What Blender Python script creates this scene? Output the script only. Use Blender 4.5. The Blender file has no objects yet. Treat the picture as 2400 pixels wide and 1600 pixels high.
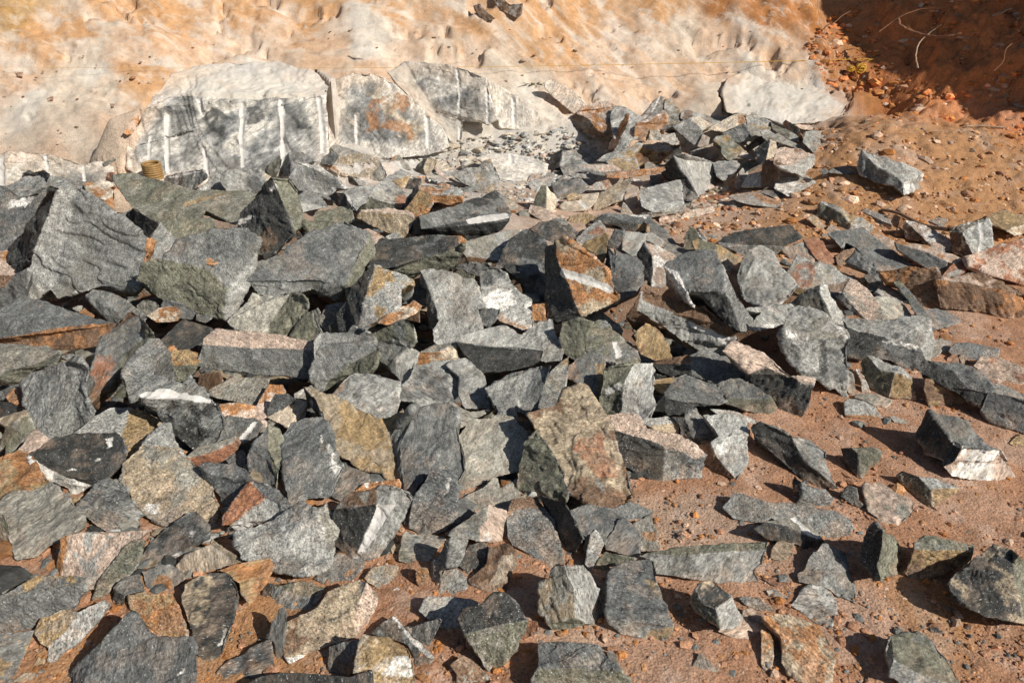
import bpy, math, random, re
import numpy as np
from mathutils import Vector
from mathutils.bvhtree import BVHTree
from mathutils.geometry import tessellate_polygon

rng = np.random.default_rng(7)
random.seed(7)
SC = bpy.context.scene
COL = SC.collection

# ------------------------------------------------------------------ camera, sky, sun, exposure
CAM_H = 1.7
PITCH = math.radians(-30.0)
FPX = 1714.0                       # focal length in pixels of the 2400 x 1600 photograph
cam_data = bpy.data.cameras.new('camera')
cam = bpy.data.objects.new('camera', cam_data)
COL.objects.link(cam)
cam.location = (0, 0, CAM_H)
cam.rotation_euler = (math.radians(90) + PITCH, 0, 0)
cam_data.sensor_width = 36.0
cam_data.lens = 36.0 * FPX / 2400.0
cam_data.clip_start = 0.05
cam_data.clip_end = 500
SC.camera = cam

SUN_EL = math.radians(38)
SUN_AZ = math.radians(-35)         # direction towards the sun, from +x towards -y
SUN_DIR = np.array([math.cos(SUN_EL) * math.cos(SUN_AZ), math.cos(SUN_EL) * math.sin(SUN_AZ), math.sin(SUN_EL)])
world = bpy.data.worlds.new('World')
SC.world = world
world.use_nodes = True
wn = world.node_tree.nodes
sky = wn.new('ShaderNodeTexSky')
sky.sky_type = 'NISHITA'
sky.sun_disc = False
sky.sun_elevation = SUN_EL
sky.sun_rotation = math.radians(90) - SUN_AZ   # measured clockwise from +y
world.node_tree.links.new(sky.outputs['Color'], wn['Background'].inputs['Color'])
wn['Background'].inputs['Strength'].default_value = 0.05
sun_data = bpy.data.lights.new('sun', 'SUN')
sun_data.energy = 4.6
sun_data.angle = math.radians(0.5)
sun_data.color = (1.0, 0.945, 0.86)
sun = bpy.data.objects.new('sun', sun_data)
COL.objects.link(sun)
sun.location = (8, -6, 9)
sun.rotation_euler = Vector(SUN_DIR).to_track_quat('Z', 'Y').to_euler()
vs = SC.view_settings
vs.view_transform = 'Standard'
vs.look = 'None'
vs.exposure = 0.0
vs.gamma = 1.0
vs.use_curve_mapping = False

# ------------------------------------------------------------------ helpers
CP, SP = math.cos(PITCH), math.sin(PITCH)

def rays(px):
    px = np.asarray(px, float).reshape(-1, 2)
    xc = (px[:, 0] - 1200.0) / FPX
    yc = (800.0 - px[:, 1]) / FPX
    return np.stack([xc, CP - SP * yc, SP + CP * yc], 1)

def project(P):
    q = P - np.array([0, 0, CAM_H])
    w = q[:, 1] * CP + q[:, 2] * SP
    u = -q[:, 1] * SP + q[:, 2] * CP
    w = np.maximum(w, 0.05)
    return np.stack([1200 + FPX * q[:, 0] / w, 800 - FPX * u / w], 1)

def _h(x, y, z, s):
    h = (x * 374761393 + y * 668265263 + z * 1440662683 + s * 974711) & 0xffffffff
    h = ((h ^ (h >> 13)) * 1274126177) & 0xffffffff
    h = h ^ (h >> 16)
    return h.astype(np.float64) * (2.0 / 4294967295.0) - 1.0

def vnoise(P, seed=0):
    i = np.floor(P).astype(np.int64)
    f = P - i
    u = f * f * f * (f * (f * 6 - 15) + 10)
    x, y, z = i[:, 0], i[:, 1], i[:, 2]
    ux, uy, uz = u[:, 0], u[:, 1], u[:, 2]
    def lx(yy, zz):
        a = _h(x, yy, zz, seed); b = _h(x + 1, yy, zz, seed)
        return a + (b - a) * ux
    def ly(zz):
        a = lx(y, zz); b = lx(y + 1, zz)
        return a + (b - a) * uy
    a = ly(z); b = ly(z + 1)
    return a + (b - a) * uz

def fbm(P, octs=4, seed=0, gain=0.5):
    r = np.zeros(len(P)); a = 1.0; t = 0
    for o in range(octs):
        r += a * vnoise(P * (2.03 ** o) + 17.3 * o, seed + o); t += a; a *= gain
    return r / t

def sstep(a, b, x):
    t = np.clip((x - a) / (b - a), 0, 1)
    return t * t * (3 - 2 * t)

def inpoly(p, poly):
    x, y = p[:, 0], p[:, 1]
    r = np.zeros(len(p), bool)
    n = len(poly)
    for i in range(n):
        x0, y0 = poly[i]; x1, y1 = poly[(i + 1) % n]
        c = (y0 > y) != (y1 > y)
        with np.errstate(divide='ignore', invalid='ignore'):
            xi = (x1 - x0) * (y - y0) / (y1 - y0 if y1 != y0 else 1e-9) + x0
        r ^= c & (x < xi)
    return r

def mesh_from(name, V, T, smooth=True, quads=False):
    me = bpy.data.meshes.new(name)
    k = 4 if quads else 3
    T = np.ascontiguousarray(T, np.int32)
    me.vertices.add(len(V)); me.vertices.foreach_set('co', np.ascontiguousarray(V, np.float32).ravel())
    me.loops.add(len(T) * k); me.loops.foreach_set('vertex_index', T.ravel())
    me.polygons.add(len(T)); me.polygons.foreach_set('loop_start', np.arange(0, len(T) * k, k, dtype=np.int32))
    me.update(calc_edges=True)
    me.polygons.foreach_set('use_smooth', np.full(len(T), smooth, bool))
    me.update()
    return me

def set_col(me, C, name='tint'):
    a = me.attributes.new(name, 'FLOAT_COLOR', 'POINT')
    C4 = np.ones((len(C), 4), np.float32); C4[:, :3] = C
    a.data.foreach_set('color', C4.ravel())

def set_vec(me, P, name='grain'):
    a = me.attributes.new(name, 'FLOAT_VECTOR', 'POINT')
    a.data.foreach_set('vector', np.ascontiguousarray(P, np.float32).ravel())

def link(name, me, mat, loc=(0, 0, 0), parent=None):
    o = bpy.data.objects.new(name, me)
    COL.objects.link(o)
    if mat: me.materials.append(mat)
    o.location = loc
    if parent: o.parent = parent
    return o

def tag(o, label=None, cat=None, group=None, kind=None):
    if label: o['label'] = label
    if cat: o['category'] = cat
    if group: o['group'] = group
    if kind: o['kind'] = kind

# ------------------------------------------------------------------ materials
class NT:
    def __init__(self, name):
        self.m = bpy.data.materials.new(name); self.m.use_nodes = True
        self.t = self.m.node_tree; self.b = self.t.nodes['Principled BSDF']
    def n(self, kind, **kw):
        o = self.t.nodes.new(kind)
        for k, v in kw.items():
            if k.startswith('i_'):
                o.inputs[k[2:].replace('_', ' ')].default_value = v
            else: setattr(o, k, v)
        return o
    def l(self, a, b): self.t.links.new(a, b)
    def noise(self, vec, scale, detail=6, rough=0.6, dist=0.0):
        o = self.n('ShaderNodeTexNoise')
        o.inputs['Scale'].default_value = scale; o.inputs['Detail'].default_value = detail
        o.inputs['Roughness'].default_value = rough; o.inputs['Distortion'].default_value = dist
        self.l(vec, o.inputs['Vector']); return o.outputs['Fac']
    def ramp(self, fac, a, b, va=0.0, vb=1.0):
        o = self.n('ShaderNodeMapRange'); o.inputs['From Min'].default_value = a; o.inputs['From Max'].default_value = b
        o.inputs['To Min'].default_value = va; o.inputs['To Max'].default_value = vb
        self.l(fac, o.inputs['Value']); return o.outputs['Result']
    def math(self, op, a, b):
        o = self.n('ShaderNodeMath', operation=op)
        for i, v in enumerate((a, b)):
            if isinstance(v, (int, float)): o.inputs[i].default_value = v
            else: self.l(v, o.inputs[i])
        return o.outputs[0]
    def mix(self, fac, a, b, blend='MIX'):
        o = self.n('ShaderNodeMix', data_type='RGBA', blend_type=blend)
        for s, v in (('Factor', fac), ('A', a), ('B', b)):
            i = [q for q in o.inputs if q.name == s and (q.type == 'RGBA' if s != 'Factor' else q.type == 'VALUE')][0]
            if isinstance(v, (int, float)): i.default_value = v
            elif isinstance(v, tuple): i.default_value = (*v, 1)
            else: self.l(v, i)
        return [q for q in o.outputs if q.type == 'RGBA'][0]
    def scale_col(self, col, fac):
        o = self.n('ShaderNodeVectorMath', operation='SCALE')
        self.l(col, o.inputs[0]); self.l(fac, o.inputs['Scale']); return o.outputs[0]

def rock_material(name='schist', grain=1.0, bump=1.0, flecks=True):
    q = NT(name)
    at = q.n('ShaderNodeAttribute', attribute_name='tint').outputs['Color']
    gv = q.n('ShaderNodeAttribute', attribute_name='grain').outputs['Vector']
    big = q.noise(gv, 9, 5, 0.6)
    mid = q.noise(gv, 45, 6, 0.68, 0.3)
    fine = q.noise(gv, 165, 4, 0.8)
    v = q.math('MULTIPLY', q.ramp(big, 0.3, 0.7, 0.72, 1.28), q.ramp(mid, 0.28, 0.72, 0.55, 1.45))
    spk = q.n('ShaderNodeAttribute', attribute_name='speck').outputs['Fac']
    fv = q.math('ADD', q.math('MULTIPLY', q.ramp(fine, 0.32, 0.68, -0.85 * grain, 0.95 * grain), spk), 1.0)
    v = q.math('MULTIPLY', v, fv)
    # foliation: thin darker and lighter layers
    vm = q.n('ShaderNodeVectorMath', operation='MULTIPLY'); q.l(gv, vm.inputs[0]); vm.inputs[1].default_value = (1.0, 5.0, 1.0)
    lay = q.ramp(q.noise(vm.outputs[0], 17, 6, 0.7, 0.6), 0.35, 0.65, 0.72, 1.28)
    v = q.math('MULTIPLY', v, lay)
    c = q.scale_col(at, v)
    # warm weathering film on some areas, pale bruises and mica flecks
    w = q.ramp(q.noise(gv, 5, 5, 0.65), 0.56, 0.72, 0.0, 0.32)
    c = q.mix(w, c, (0.26, 0.21, 0.14))
    br = q.ramp(q.noise(gv, 24, 7, 0.72), 0.62, 0.74, 0.0, 0.5)
    c = q.mix(br, c, (0.42, 0.41, 0.38))
    if flecks:
        fl = q.math('MULTIPLY', q.ramp(q.noise(gv, 260, 2, 0.5), 0.66, 0.72, 0.0, 0.85), spk)
        c = q.mix(fl, c, (0.75, 0.75, 0.73))
        dk = q.math('MULTIPLY', q.ramp(q.noise(gv, 210, 2, 0.5), 0.33, 0.27, 0.0, 0.75), spk)
        c = q.mix(dk, c, (0.025, 0.025, 0.025))
    q.l(c, q.b.inputs['Base Color'])
    q.b.inputs['Roughness'].default_value = 0.72
    q.b.inputs['Specular IOR Level'].default_value = 0.35
    b1 = q.n('ShaderNodeBump'); b1.inputs['Strength'].default_value = 0.6 * bump; b1.inputs['Distance'].default_value = 0.008
    q.l(q.noise(gv, 38, 9, 0.68, 0.4), b1.inputs['Height'])
    b2 = q.n('ShaderNodeBump'); b2.inputs['Strength'].default_value = 0.8 * bump; b2.inputs['Distance'].default_value = 0.004
    q.l(q.noise(gv, 170, 5, 0.75), b2.inputs['Height']); q.l(b1.outputs[0], b2.inputs['Normal'])
    q.l(b2.outputs[0], q.b.inputs['Normal'])
    return q.m

def dust_material():
    q = NT('white_dust')
    gv = q.n('ShaderNodeAttribute', attribute_name='grain').outputs['Vector']
    f = q.ramp(q.noise(gv, 60, 6, 0.7), 0.3, 0.7, 0, 1)
    q.l(q.mix(f, (0.58, 0.55, 0.50), (0.80, 0.78, 0.74)), q.b.inputs['Base Color'])
    q.b.inputs['Roughness'].default_value = 0.9
    b = q.n('ShaderNodeBump'); b.inputs['Strength'].default_value = 0.5; b.inputs['Distance'].default_value = 0.006
    q.l(q.noise(gv, 80, 6, 0.7), b.inputs['Height']); q.l(b.outputs[0], q.b.inputs['Normal'])
    return q.m

def ledge_material():
    q = NT('powdered_ledge')
    at = q.n('ShaderNodeAttribute', attribute_name='tint').outputs['Color']
    gv = q.n('ShaderNodeNewGeometry').outputs['Position']
    v = q.math('MULTIPLY', q.ramp(q.noise(gv, 7, 7, 0.7), 0.3, 0.7, 0.85, 1.13), q.ramp(q.noise(gv, 90, 5, 0.7), 0.3, 0.7, 0.88, 1.1))
    c = q.scale_col(at, v)
    pk = q.ramp(q.noise(gv, 5, 6, 0.7, 0.4), 0.52, 0.68, 0.0, 0.35)
    c = q.mix(pk, c, (0.60, 0.42, 0.28))
    q.l(c, q.b.inputs['Base Color']); q.b.inputs['Roughness'].default_value = 0.95
    q.b.inputs['Specular IOR Level'].default_value = 0.15
    b1 = q.n('ShaderNodeBump'); b1.inputs['Strength'].default_value = 0.5; b1.inputs['Distance'].default_value = 0.012
    q.l(q.noise(gv, 20, 9, 0.72, 0.3), b1.inputs['Height']); q.l(b1.outputs[0], q.b.inputs['Normal'])
    return q.m

def soil_material():
    q = NT('soil')
    at = q.n('ShaderNodeAttribute', attribute_name='tint').outputs['Color']
    gv = q.n('ShaderNodeNewGeometry').outputs['Position']
    sg = q.n('ShaderNodeAttribute', attribute_name='grain').outputs['Vector']
    sl = q.n('ShaderNodeAttribute', attribute_name='slope').outputs['Fac']
    mid = q.noise(gv, 14, 8, 0.7)
    fine = q.noise(gv, 130, 5, 0.8)
    v = q.math('MULTIPLY', q.ramp(mid, 0.28, 0.72, 0.70, 1.30), q.math('ADD', 1.0, q.math('MULTIPLY', q.ramp(fine, 0.32, 0.68, -0.50, 0.45), q.math('SUBTRACT', 1.0, q.math('MULTIPLY', sl, 0.72)))))
    c = q.scale_col(at, v)
    k1 = q.math('MULTIPLY', q.ramp(q.noise(sg, 16, 9, 0.72, 0.5), 0.50, 0.64, 0.0, 0.55), sl)
    c = q.mix(k1, c, (0.76, 0.695, 0.60))
    k2 = q.math('MULTIPLY', q.ramp(q.noise(sg, 27, 9, 0.74, 0.4), 0.56, 0.70, 0.0, 0.40), sl)
    c = q.mix(k2, c, (0.60, 0.32, 0.15))
    k3 = q.math('MULTIPLY', q.ramp(q.noise(sg, 44, 8, 0.75, 0.3), 0.66, 0.76, 0.0, 0.35), sl)
    c = q.mix(k3, c, (0.27, 0.17, 0.10))
    vo = q.n('ShaderNodeTexVoronoi'); vo.inputs['Scale'].default_value = 130
    q.l(gv, vo.inputs['Vector'])
    sp = q.ramp(q.noise(gv, 210, 2, 0.5), 0.66, 0.72, 0.0, 0.45)
    ns = q.math('SUBTRACT', 1.0, q.math('MULTIPLY', sl, 0.8)); sp = q.math('MULTIPLY', sp, ns)
    c = q.mix(sp, c, (0.62, 0.50, 0.40))
    dk = q.ramp(q.noise(gv, 95, 3, 0.6), 0.36, 0.28, 0.0, 0.7)
    dk = q.math('MULTIPLY', dk, ns)
    c = q.mix(dk, c, (0.09, 0.04, 0.02))
    q.l(c, q.b.inputs['Base Color'])
    q.b.inputs['Roughness'].default_value = 0.95
    q.b.inputs['Specular IOR Level'].default_value = 0.15
    b1 = q.n('ShaderNodeBump'); b1.inputs['Strength'].default_value = 0.6; b1.inputs['Distance'].default_value = 0.015
    q.l(q.noise(sg, 30, 9, 0.72), b1.inputs['Height'])
    b2 = q.n('ShaderNodeBump'); b2.inputs['Strength'].default_value = 0.5; b2.inputs['Distance'].default_value = 0.004
    q.l(vo.outputs['Distance'], b2.inputs['Height']); q.l(b1.outputs[0], b2.inputs['Normal'])
    q.l(b2.outputs[0], q.b.inputs['Normal'])
    return q.m

def plain_material(name, col, rough=0.7, var=0.25, scale=40, bump=0.3):
    q = NT(name)
    tc = q.n('ShaderNodeTexCoord').outputs['Object']
    f = q.ramp(q.noise(tc, scale, 5, 0.65), 0.3, 0.7, 1 - var, 1 + var)
    rgb = q.n('ShaderNodeRGB'); rgb.outputs[0].default_value = (*col, 1)
    q.l(q.scale_col(rgb.outputs[0], f), q.b.inputs['Base Color'])
    q.b.inputs['Roughness'].default_value = rough
    b = q.n('ShaderNodeBump'); b.inputs['Strength'].default_value = bump; b.inputs['Distance'].default_value = 0.004
    q.l(q.noise(tc, scale * 2, 5, 0.6), b.inputs['Height']); q.l(b.outputs[0], q.b.inputs['Normal'])
    return q.m

M_ROCK = rock_material()
M_BED = rock_material('bedrock', 0.7, 0.9, False)
M_DUST = dust_material()
M_LEDGE = ledge_material()
M_SOIL = soil_material()

# ------------------------------------------------------------------ terrain
def terrain(x, y):
    x = np.asarray(x, float); y = np.asarray(y, float)
    P = np.stack([x, y, np.zeros_like(x)], 1)
    z = 0.035 * fbm(P * 1.1, 3, 11)
    z += 0.15 * np.exp(-(((x + 1.1) / 1.9) ** 2 + ((y - 4.1) / 1.1) ** 2))
    # rounded heap of orange soil
    m = sstep(3.9, 5.45, y) * sstep(1.3, 2.7, x) * (1 - 0.45 * sstep(5.5, 6.0, y))
    z += 0.40 * m + 0.03 * m * fbm(P * 3.1, 3, 21)
    # dug hillside
    yf = 5.50 - 0.30 * sstep(-2.2, -3.2, x) + 0.12 * fbm(P * np.array([0.9, 0, 0]), 2, 31)
    h = np.maximum(0, y - yf)
    h = h * sstep(-0.02, 0.28, h)
    hill = 0.70 * h
    hill = np.where(hill > 2.6, 2.6 + 0.35 * (hill - 2.6), hill)
    amp = sstep(0.0, 0.5, h)
    streak = fbm(np.stack([x * 0.6 + y * 0.9, (x - y * 0.6) * 0.3, 0 * x], 1) * 2.0, 4, 41)
    z += hill + amp * (0.09 * streak + 0.10 * fbm(P * 1.3, 3, 51))
    # gully between the pale slope and the dark bank
    z -= 0.22 * amp * np.exp(-((x - 2.85 - 0.12 * (y - 6)) / 0.45) ** 2)
    # earth bank on the sunny side
    bank = sstep(3.1, 6.2, x) * sstep(4.9, 5.9, y)
    lump = fbm(P * 2.2, 4, 61)
    z += bank * 1.5 + 0.24 * lump * sstep(2.9, 3.4, x) * sstep(5.35, 5.8, y)
    Hb = np.interp(y, [2.9, 3.35, 3.75, 4.2, 4.4, 4.65, 5.05, 5.7, 9.0], [0, 0.8, 2.65, 3.1, 3.5, 4.25, 3.95, 3.4, 3.2]) + 0.75 * fbm(P * 1.9, 5, 71, 0.6) * sstep(3.0, 3.6, y)  # unseen crest out of view, shaped to cast shade on the bank
    w = sstep(4.55, 6.1, x)
    z = np.where(x > 4.5, np.maximum(z, w * Hb + (1 - w) * z), z)
    return z

def terrain_hit(R):
    """first crossing (depth) of camera rays with the terrain"""
    n = len(R); t = np.full(n, 20.0); done = np.zeros(n, bool)
    prev = np.full(n, 0.5)
    for s in np.concatenate([np.arange(0.6, 9.0, 0.06), np.arange(9.0, 20, 0.3)]):
        z = CAM_H + s * R[:, 2] - terrain(s * R[:, 0], s * R[:, 1])
        new = (z < 0) & ~done
        t[new] = s; done |= new
        if done.all(): break
    lo = t - 0.07; hi = t.copy()
    for _ in range(9):
        mid = (lo + hi) / 2
        z = CAM_H + mid * R[:, 2] - terrain(mid * R[:, 0], mid * R[:, 1])
        hi = np.where(z < 0, mid, hi); lo = np.where(z < 0, lo, mid)
    return (lo + hi) / 2

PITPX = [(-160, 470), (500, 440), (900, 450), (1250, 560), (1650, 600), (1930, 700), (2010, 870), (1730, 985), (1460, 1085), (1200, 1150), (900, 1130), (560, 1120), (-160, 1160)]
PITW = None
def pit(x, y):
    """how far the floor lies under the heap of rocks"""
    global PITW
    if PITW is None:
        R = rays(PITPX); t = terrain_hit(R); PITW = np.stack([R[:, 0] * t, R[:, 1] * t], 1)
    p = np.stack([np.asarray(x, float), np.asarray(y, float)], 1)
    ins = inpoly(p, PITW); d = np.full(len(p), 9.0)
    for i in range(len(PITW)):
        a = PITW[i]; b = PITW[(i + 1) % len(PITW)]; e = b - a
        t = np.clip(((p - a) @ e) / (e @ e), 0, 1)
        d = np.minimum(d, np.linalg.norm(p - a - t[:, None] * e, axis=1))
    return 0.32 * sstep(0.02, 0.24, np.where(ins, d, 0))  # floor sunk so the gaps between rocks fall dark

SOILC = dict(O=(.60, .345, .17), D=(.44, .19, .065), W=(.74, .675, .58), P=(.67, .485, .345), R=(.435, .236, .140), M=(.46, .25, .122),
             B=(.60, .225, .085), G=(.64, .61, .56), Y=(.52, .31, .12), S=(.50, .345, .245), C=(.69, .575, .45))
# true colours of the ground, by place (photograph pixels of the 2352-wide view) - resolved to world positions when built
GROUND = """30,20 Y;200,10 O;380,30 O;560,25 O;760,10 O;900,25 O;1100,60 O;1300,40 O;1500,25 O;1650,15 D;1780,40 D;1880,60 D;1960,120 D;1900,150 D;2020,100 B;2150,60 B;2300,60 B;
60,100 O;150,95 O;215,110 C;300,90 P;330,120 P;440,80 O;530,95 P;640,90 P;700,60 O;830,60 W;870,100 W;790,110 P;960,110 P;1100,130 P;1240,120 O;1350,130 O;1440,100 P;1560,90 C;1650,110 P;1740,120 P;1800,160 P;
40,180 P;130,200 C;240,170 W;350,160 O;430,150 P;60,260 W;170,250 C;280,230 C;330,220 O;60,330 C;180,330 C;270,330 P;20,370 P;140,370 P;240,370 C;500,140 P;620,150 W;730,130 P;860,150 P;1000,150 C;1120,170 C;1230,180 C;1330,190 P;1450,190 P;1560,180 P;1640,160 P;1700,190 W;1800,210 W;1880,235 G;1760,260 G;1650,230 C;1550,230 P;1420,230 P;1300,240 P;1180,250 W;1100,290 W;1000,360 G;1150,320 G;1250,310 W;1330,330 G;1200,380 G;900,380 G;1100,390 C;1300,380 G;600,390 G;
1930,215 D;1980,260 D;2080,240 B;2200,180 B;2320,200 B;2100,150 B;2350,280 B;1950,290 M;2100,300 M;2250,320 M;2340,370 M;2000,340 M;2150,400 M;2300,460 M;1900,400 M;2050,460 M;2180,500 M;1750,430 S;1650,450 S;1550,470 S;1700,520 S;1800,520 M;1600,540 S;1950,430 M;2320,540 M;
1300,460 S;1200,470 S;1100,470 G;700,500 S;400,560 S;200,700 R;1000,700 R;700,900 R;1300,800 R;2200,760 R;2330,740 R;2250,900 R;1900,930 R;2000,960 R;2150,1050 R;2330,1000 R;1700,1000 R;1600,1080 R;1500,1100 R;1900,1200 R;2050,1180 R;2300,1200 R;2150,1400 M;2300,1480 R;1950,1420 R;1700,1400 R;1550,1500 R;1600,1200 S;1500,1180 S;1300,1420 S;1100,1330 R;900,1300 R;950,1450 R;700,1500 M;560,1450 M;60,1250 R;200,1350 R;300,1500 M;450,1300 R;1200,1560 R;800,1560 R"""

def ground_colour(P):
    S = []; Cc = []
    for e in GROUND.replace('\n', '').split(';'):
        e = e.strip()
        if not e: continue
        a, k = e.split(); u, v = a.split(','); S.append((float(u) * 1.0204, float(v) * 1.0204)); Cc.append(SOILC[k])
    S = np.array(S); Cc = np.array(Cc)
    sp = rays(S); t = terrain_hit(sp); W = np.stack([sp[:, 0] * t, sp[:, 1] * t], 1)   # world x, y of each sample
    x, y = P[:, 0], P[:, 1]
    Q = np.stack([x, y, 0 * x], 1)
    sd = 0.25 + 0.5 * sstep(-1.8, 0.3, x)
    st = np.stack([x * sd + y * 0.8, (x - y * sd) * 0.26, 0 * x], 1)   # streaks running down the slope
    hillw = sstep(5.3, 5.9, y)
    wx = x + 0.10 * fbm(Q * 2.3, 4, 81) * (0.4 + hillw) + 0.22 * hillw * fbm(st * 5, 5, 83, .6)
    wy = y + 0.10 * fbm(Q * 2.3, 4, 82) * (0.4 + hillw) + 0.22 * hillw * fbm(st * 5, 5, 84, .6)
    out = np.zeros((len(P), 3))
    for i in range(0, len(P), 20000):
        dx = wx[i:i + 20000, None] - W[None, :, 0]; dy = wy[i:i + 20000, None] - W[None, :, 1]
        d2 = dx * dx + dy * dy
        w = 1.0 / (d2 + 0.0025) ** 2
        out[i:i + 20000] = (w @ Cc) / w.sum(1)[:, None]
    # pale clay showing through the orange, and the reverse, in streaks
    s1 = fbm(st * 9, 5, 91, 0.62)
    s2 = fbm(np.stack([x, y, 0 * x], 1) * 6, 5, 95, 0.6)
    lightness = out.mean(1)
    mid = np.clip(1 - np.abs(lightness - 0.43) / 0.14, 0, 1) * hillw * (1 - sstep(2.4, 2.8, x))
    k = sstep(0.06, 0.30, s1 + 0.4 * s2) * mid * 0.75
    out = out * (1 - k[:, None]) + k[:, None] * np.array([.76, .69, .60])
    k = sstep(0.08, 0.30, -s1 + 0.5 * s2) * mid * 0.55
    out = out * (1 - k[:, None]) + k[:, None] * np.array([.60, .31, .13])
    # thin dark cracks and rusty seams on the slope
    cr = np.abs(fbm(st * 7 + 3, 4, 93, 0.6)); k = sstep(0.035, 0.0, cr) * sstep(0.0, 0.3, s2) * hillw * 0.6
    out = out * (1 - k[:, None]) + k[:, None] * np.array([.24, .13, .07])
    gy = fbm(Q * 3.1, 4, 97)
    k = sstep(0.1, 0.45, gy) * (1 - hillw) * 0.35
    out = out * (1 - k[:, None]) + k[:, None] * np.array([.57, .40, .30])
    k = sstep(0.15, 0.45, fbm(Q * 7, 5, 99)) * (1 - hillw) * 0.30
    out = out * (1 - k[:, None]) + k[:, None] * np.array([.64, .52, .43])
    return out

def build_ground():
    nu, nv = 640, 700
    u = np.linspace(-0.80, 0.80, nu)
    u = np.concatenate([[-12, -7, -4, -2.5, -1.8, -1.4, -1.15, -1.0, -0.9], u, np.linspace(0.815, 1.5, 60), [1.8, 2.5, 4, 7, 12]])
    v = np.exp(np.linspace(math.log(0.75), math.log(7.9), nv))
    v = np.concatenate([[-30, -18, -10, -6, -3.5, -2, -1, -0.3, 0.1, 0.4, 0.6], v, [8.2, 8.8, 9.6, 10.5, 12, 15, 20, 28, 40]])
    U, Y = np.meshgrid(u, v)
    X = U * (np.maximum(Y, 0.75) + 0.85)
    x = X.ravel(); y = Y.ravel()
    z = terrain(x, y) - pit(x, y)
    Q = np.stack([x, y, z], 1)
    hillw = sstep(5.3, 5.9, y) * (1 - sstep(2.6, 3.0, x))
    # small relief: clods on the floor and the bank, brushed ridges on the pale slope
    clod = fbm(Q * 14, 4, 101, 0.6)
    sd = 0.25 + 0.5 * sstep(-1.8, 0.3, x)
    st = np.stack([x * sd + y * 0.8, (x - y * sd) * 0.3, 0 * x], 1)
    soft = (1 - hillw)
    pile = sstep(1.5, 2.4, x) * sstep(3.9, 4.8, y)
    z = z + soft * (0.007 * clod + 0.010 * np.maximum(0, fbm(Q * 5, 3, 111))) + pile * (0.035 * np.abs(fbm(Q * 9, 4, 103)) + 0.012 * clod) + hillw * (0.050 * fbm(st * 8, 4, 105) - 0.07 * sstep(.30, .42, fbm(Q * np.array([3.2, 4.5, 0]), 4, 113)) + 0.012 * clod - 0.030 * np.abs(fbm(st * 15, 4, 106)) + 0.02 * np.maximum(0, fbm(Q * 5, 4, 108)))
    bk = sstep(2.9, 3.3, x) * sstep(5.3, 5.7, y)
    z = z + bk * (0.17 * np.abs(fbm(Q * 3.2, 4, 107, .45)) + 0.035 * clod + 0.03 * np.abs(fbm(Q * 16, 3, 109)))
    # the slope closes up behind the rim of the bedrock
    z0 = z.copy()
    for r in KWALLS:
        if not (r.desc.startswith('grey drilled') or 'mound' in r.desc): continue
        P = []
        for a_, b_ in r.bd:
            for t_ in np.linspace(0, 1, 6, endpoint=False): P.append(r.V[a_] * (1 - t_) + r.V[b_] * t_)
        P = np.array(P); zz = P[:, 2]; P = P[zz > zz.min() + 0.45 * np.ptp(zz)]
        ii = np.nonzero((y > P[:, 1].min() - 0.1) & (y < P[:, 1].max() + 1.0) & (x > P[:, 0].min() - 0.9) & (x < P[:, 0].max() + 0.9))[0]
        for k_ in range(0, len(ii), 20000):
            j_ = ii[k_:k_ + 20000]
            dx = x[j_, None] - P[None, :, 0]; dy = y[j_, None] - P[None, :, 1]
            w_ = np.exp(-(dx * dx + dy * dy) / (0.32 ** 2)) * sstep(-0.18, 0.06, dy)
            sw = w_.sum(1) + 1e-9
            zt = (w_ @ P[:, 2]) / sw
            m_ = np.minimum(1, 1.25 * w_.max(1))
            z[j_] = np.where(zt > z[j_], z[j_] + m_ * (zt - 0.012 - z[j_]), z[j_])
    up = np.nonzero(z > z0 + 0.002)[0]
    for _ in range(2):
        pq = project(np.stack([x[up], y[up], z[up]], 1))
        for r in KWALLS:
            cc = (r.px.min(0) + r.px.max(0)) / 2
            for ids, nm, c in r.facets:
                poly = r.px[ids]; poly = cc + (poly - cc) * 1.035
                q_ = inpoly(pq, poly); z[up[q_]] = z0[up[q_]]
    V = np.stack([x, y, z], 1)
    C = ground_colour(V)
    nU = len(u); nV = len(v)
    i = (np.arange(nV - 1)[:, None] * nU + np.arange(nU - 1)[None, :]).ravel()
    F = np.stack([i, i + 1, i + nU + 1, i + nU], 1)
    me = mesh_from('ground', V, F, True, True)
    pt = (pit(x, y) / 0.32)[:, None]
    C = C * (1 - 0.75 * pt) + 0.75 * pt * np.array([.20, .125, .085])  # sunken floor tinted dark: shade of the gaps put into its colour
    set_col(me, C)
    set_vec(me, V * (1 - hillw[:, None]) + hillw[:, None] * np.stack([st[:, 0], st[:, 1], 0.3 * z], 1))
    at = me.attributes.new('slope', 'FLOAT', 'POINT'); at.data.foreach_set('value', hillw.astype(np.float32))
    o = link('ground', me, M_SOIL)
    tag(o, kind='structure')
    return o
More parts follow.
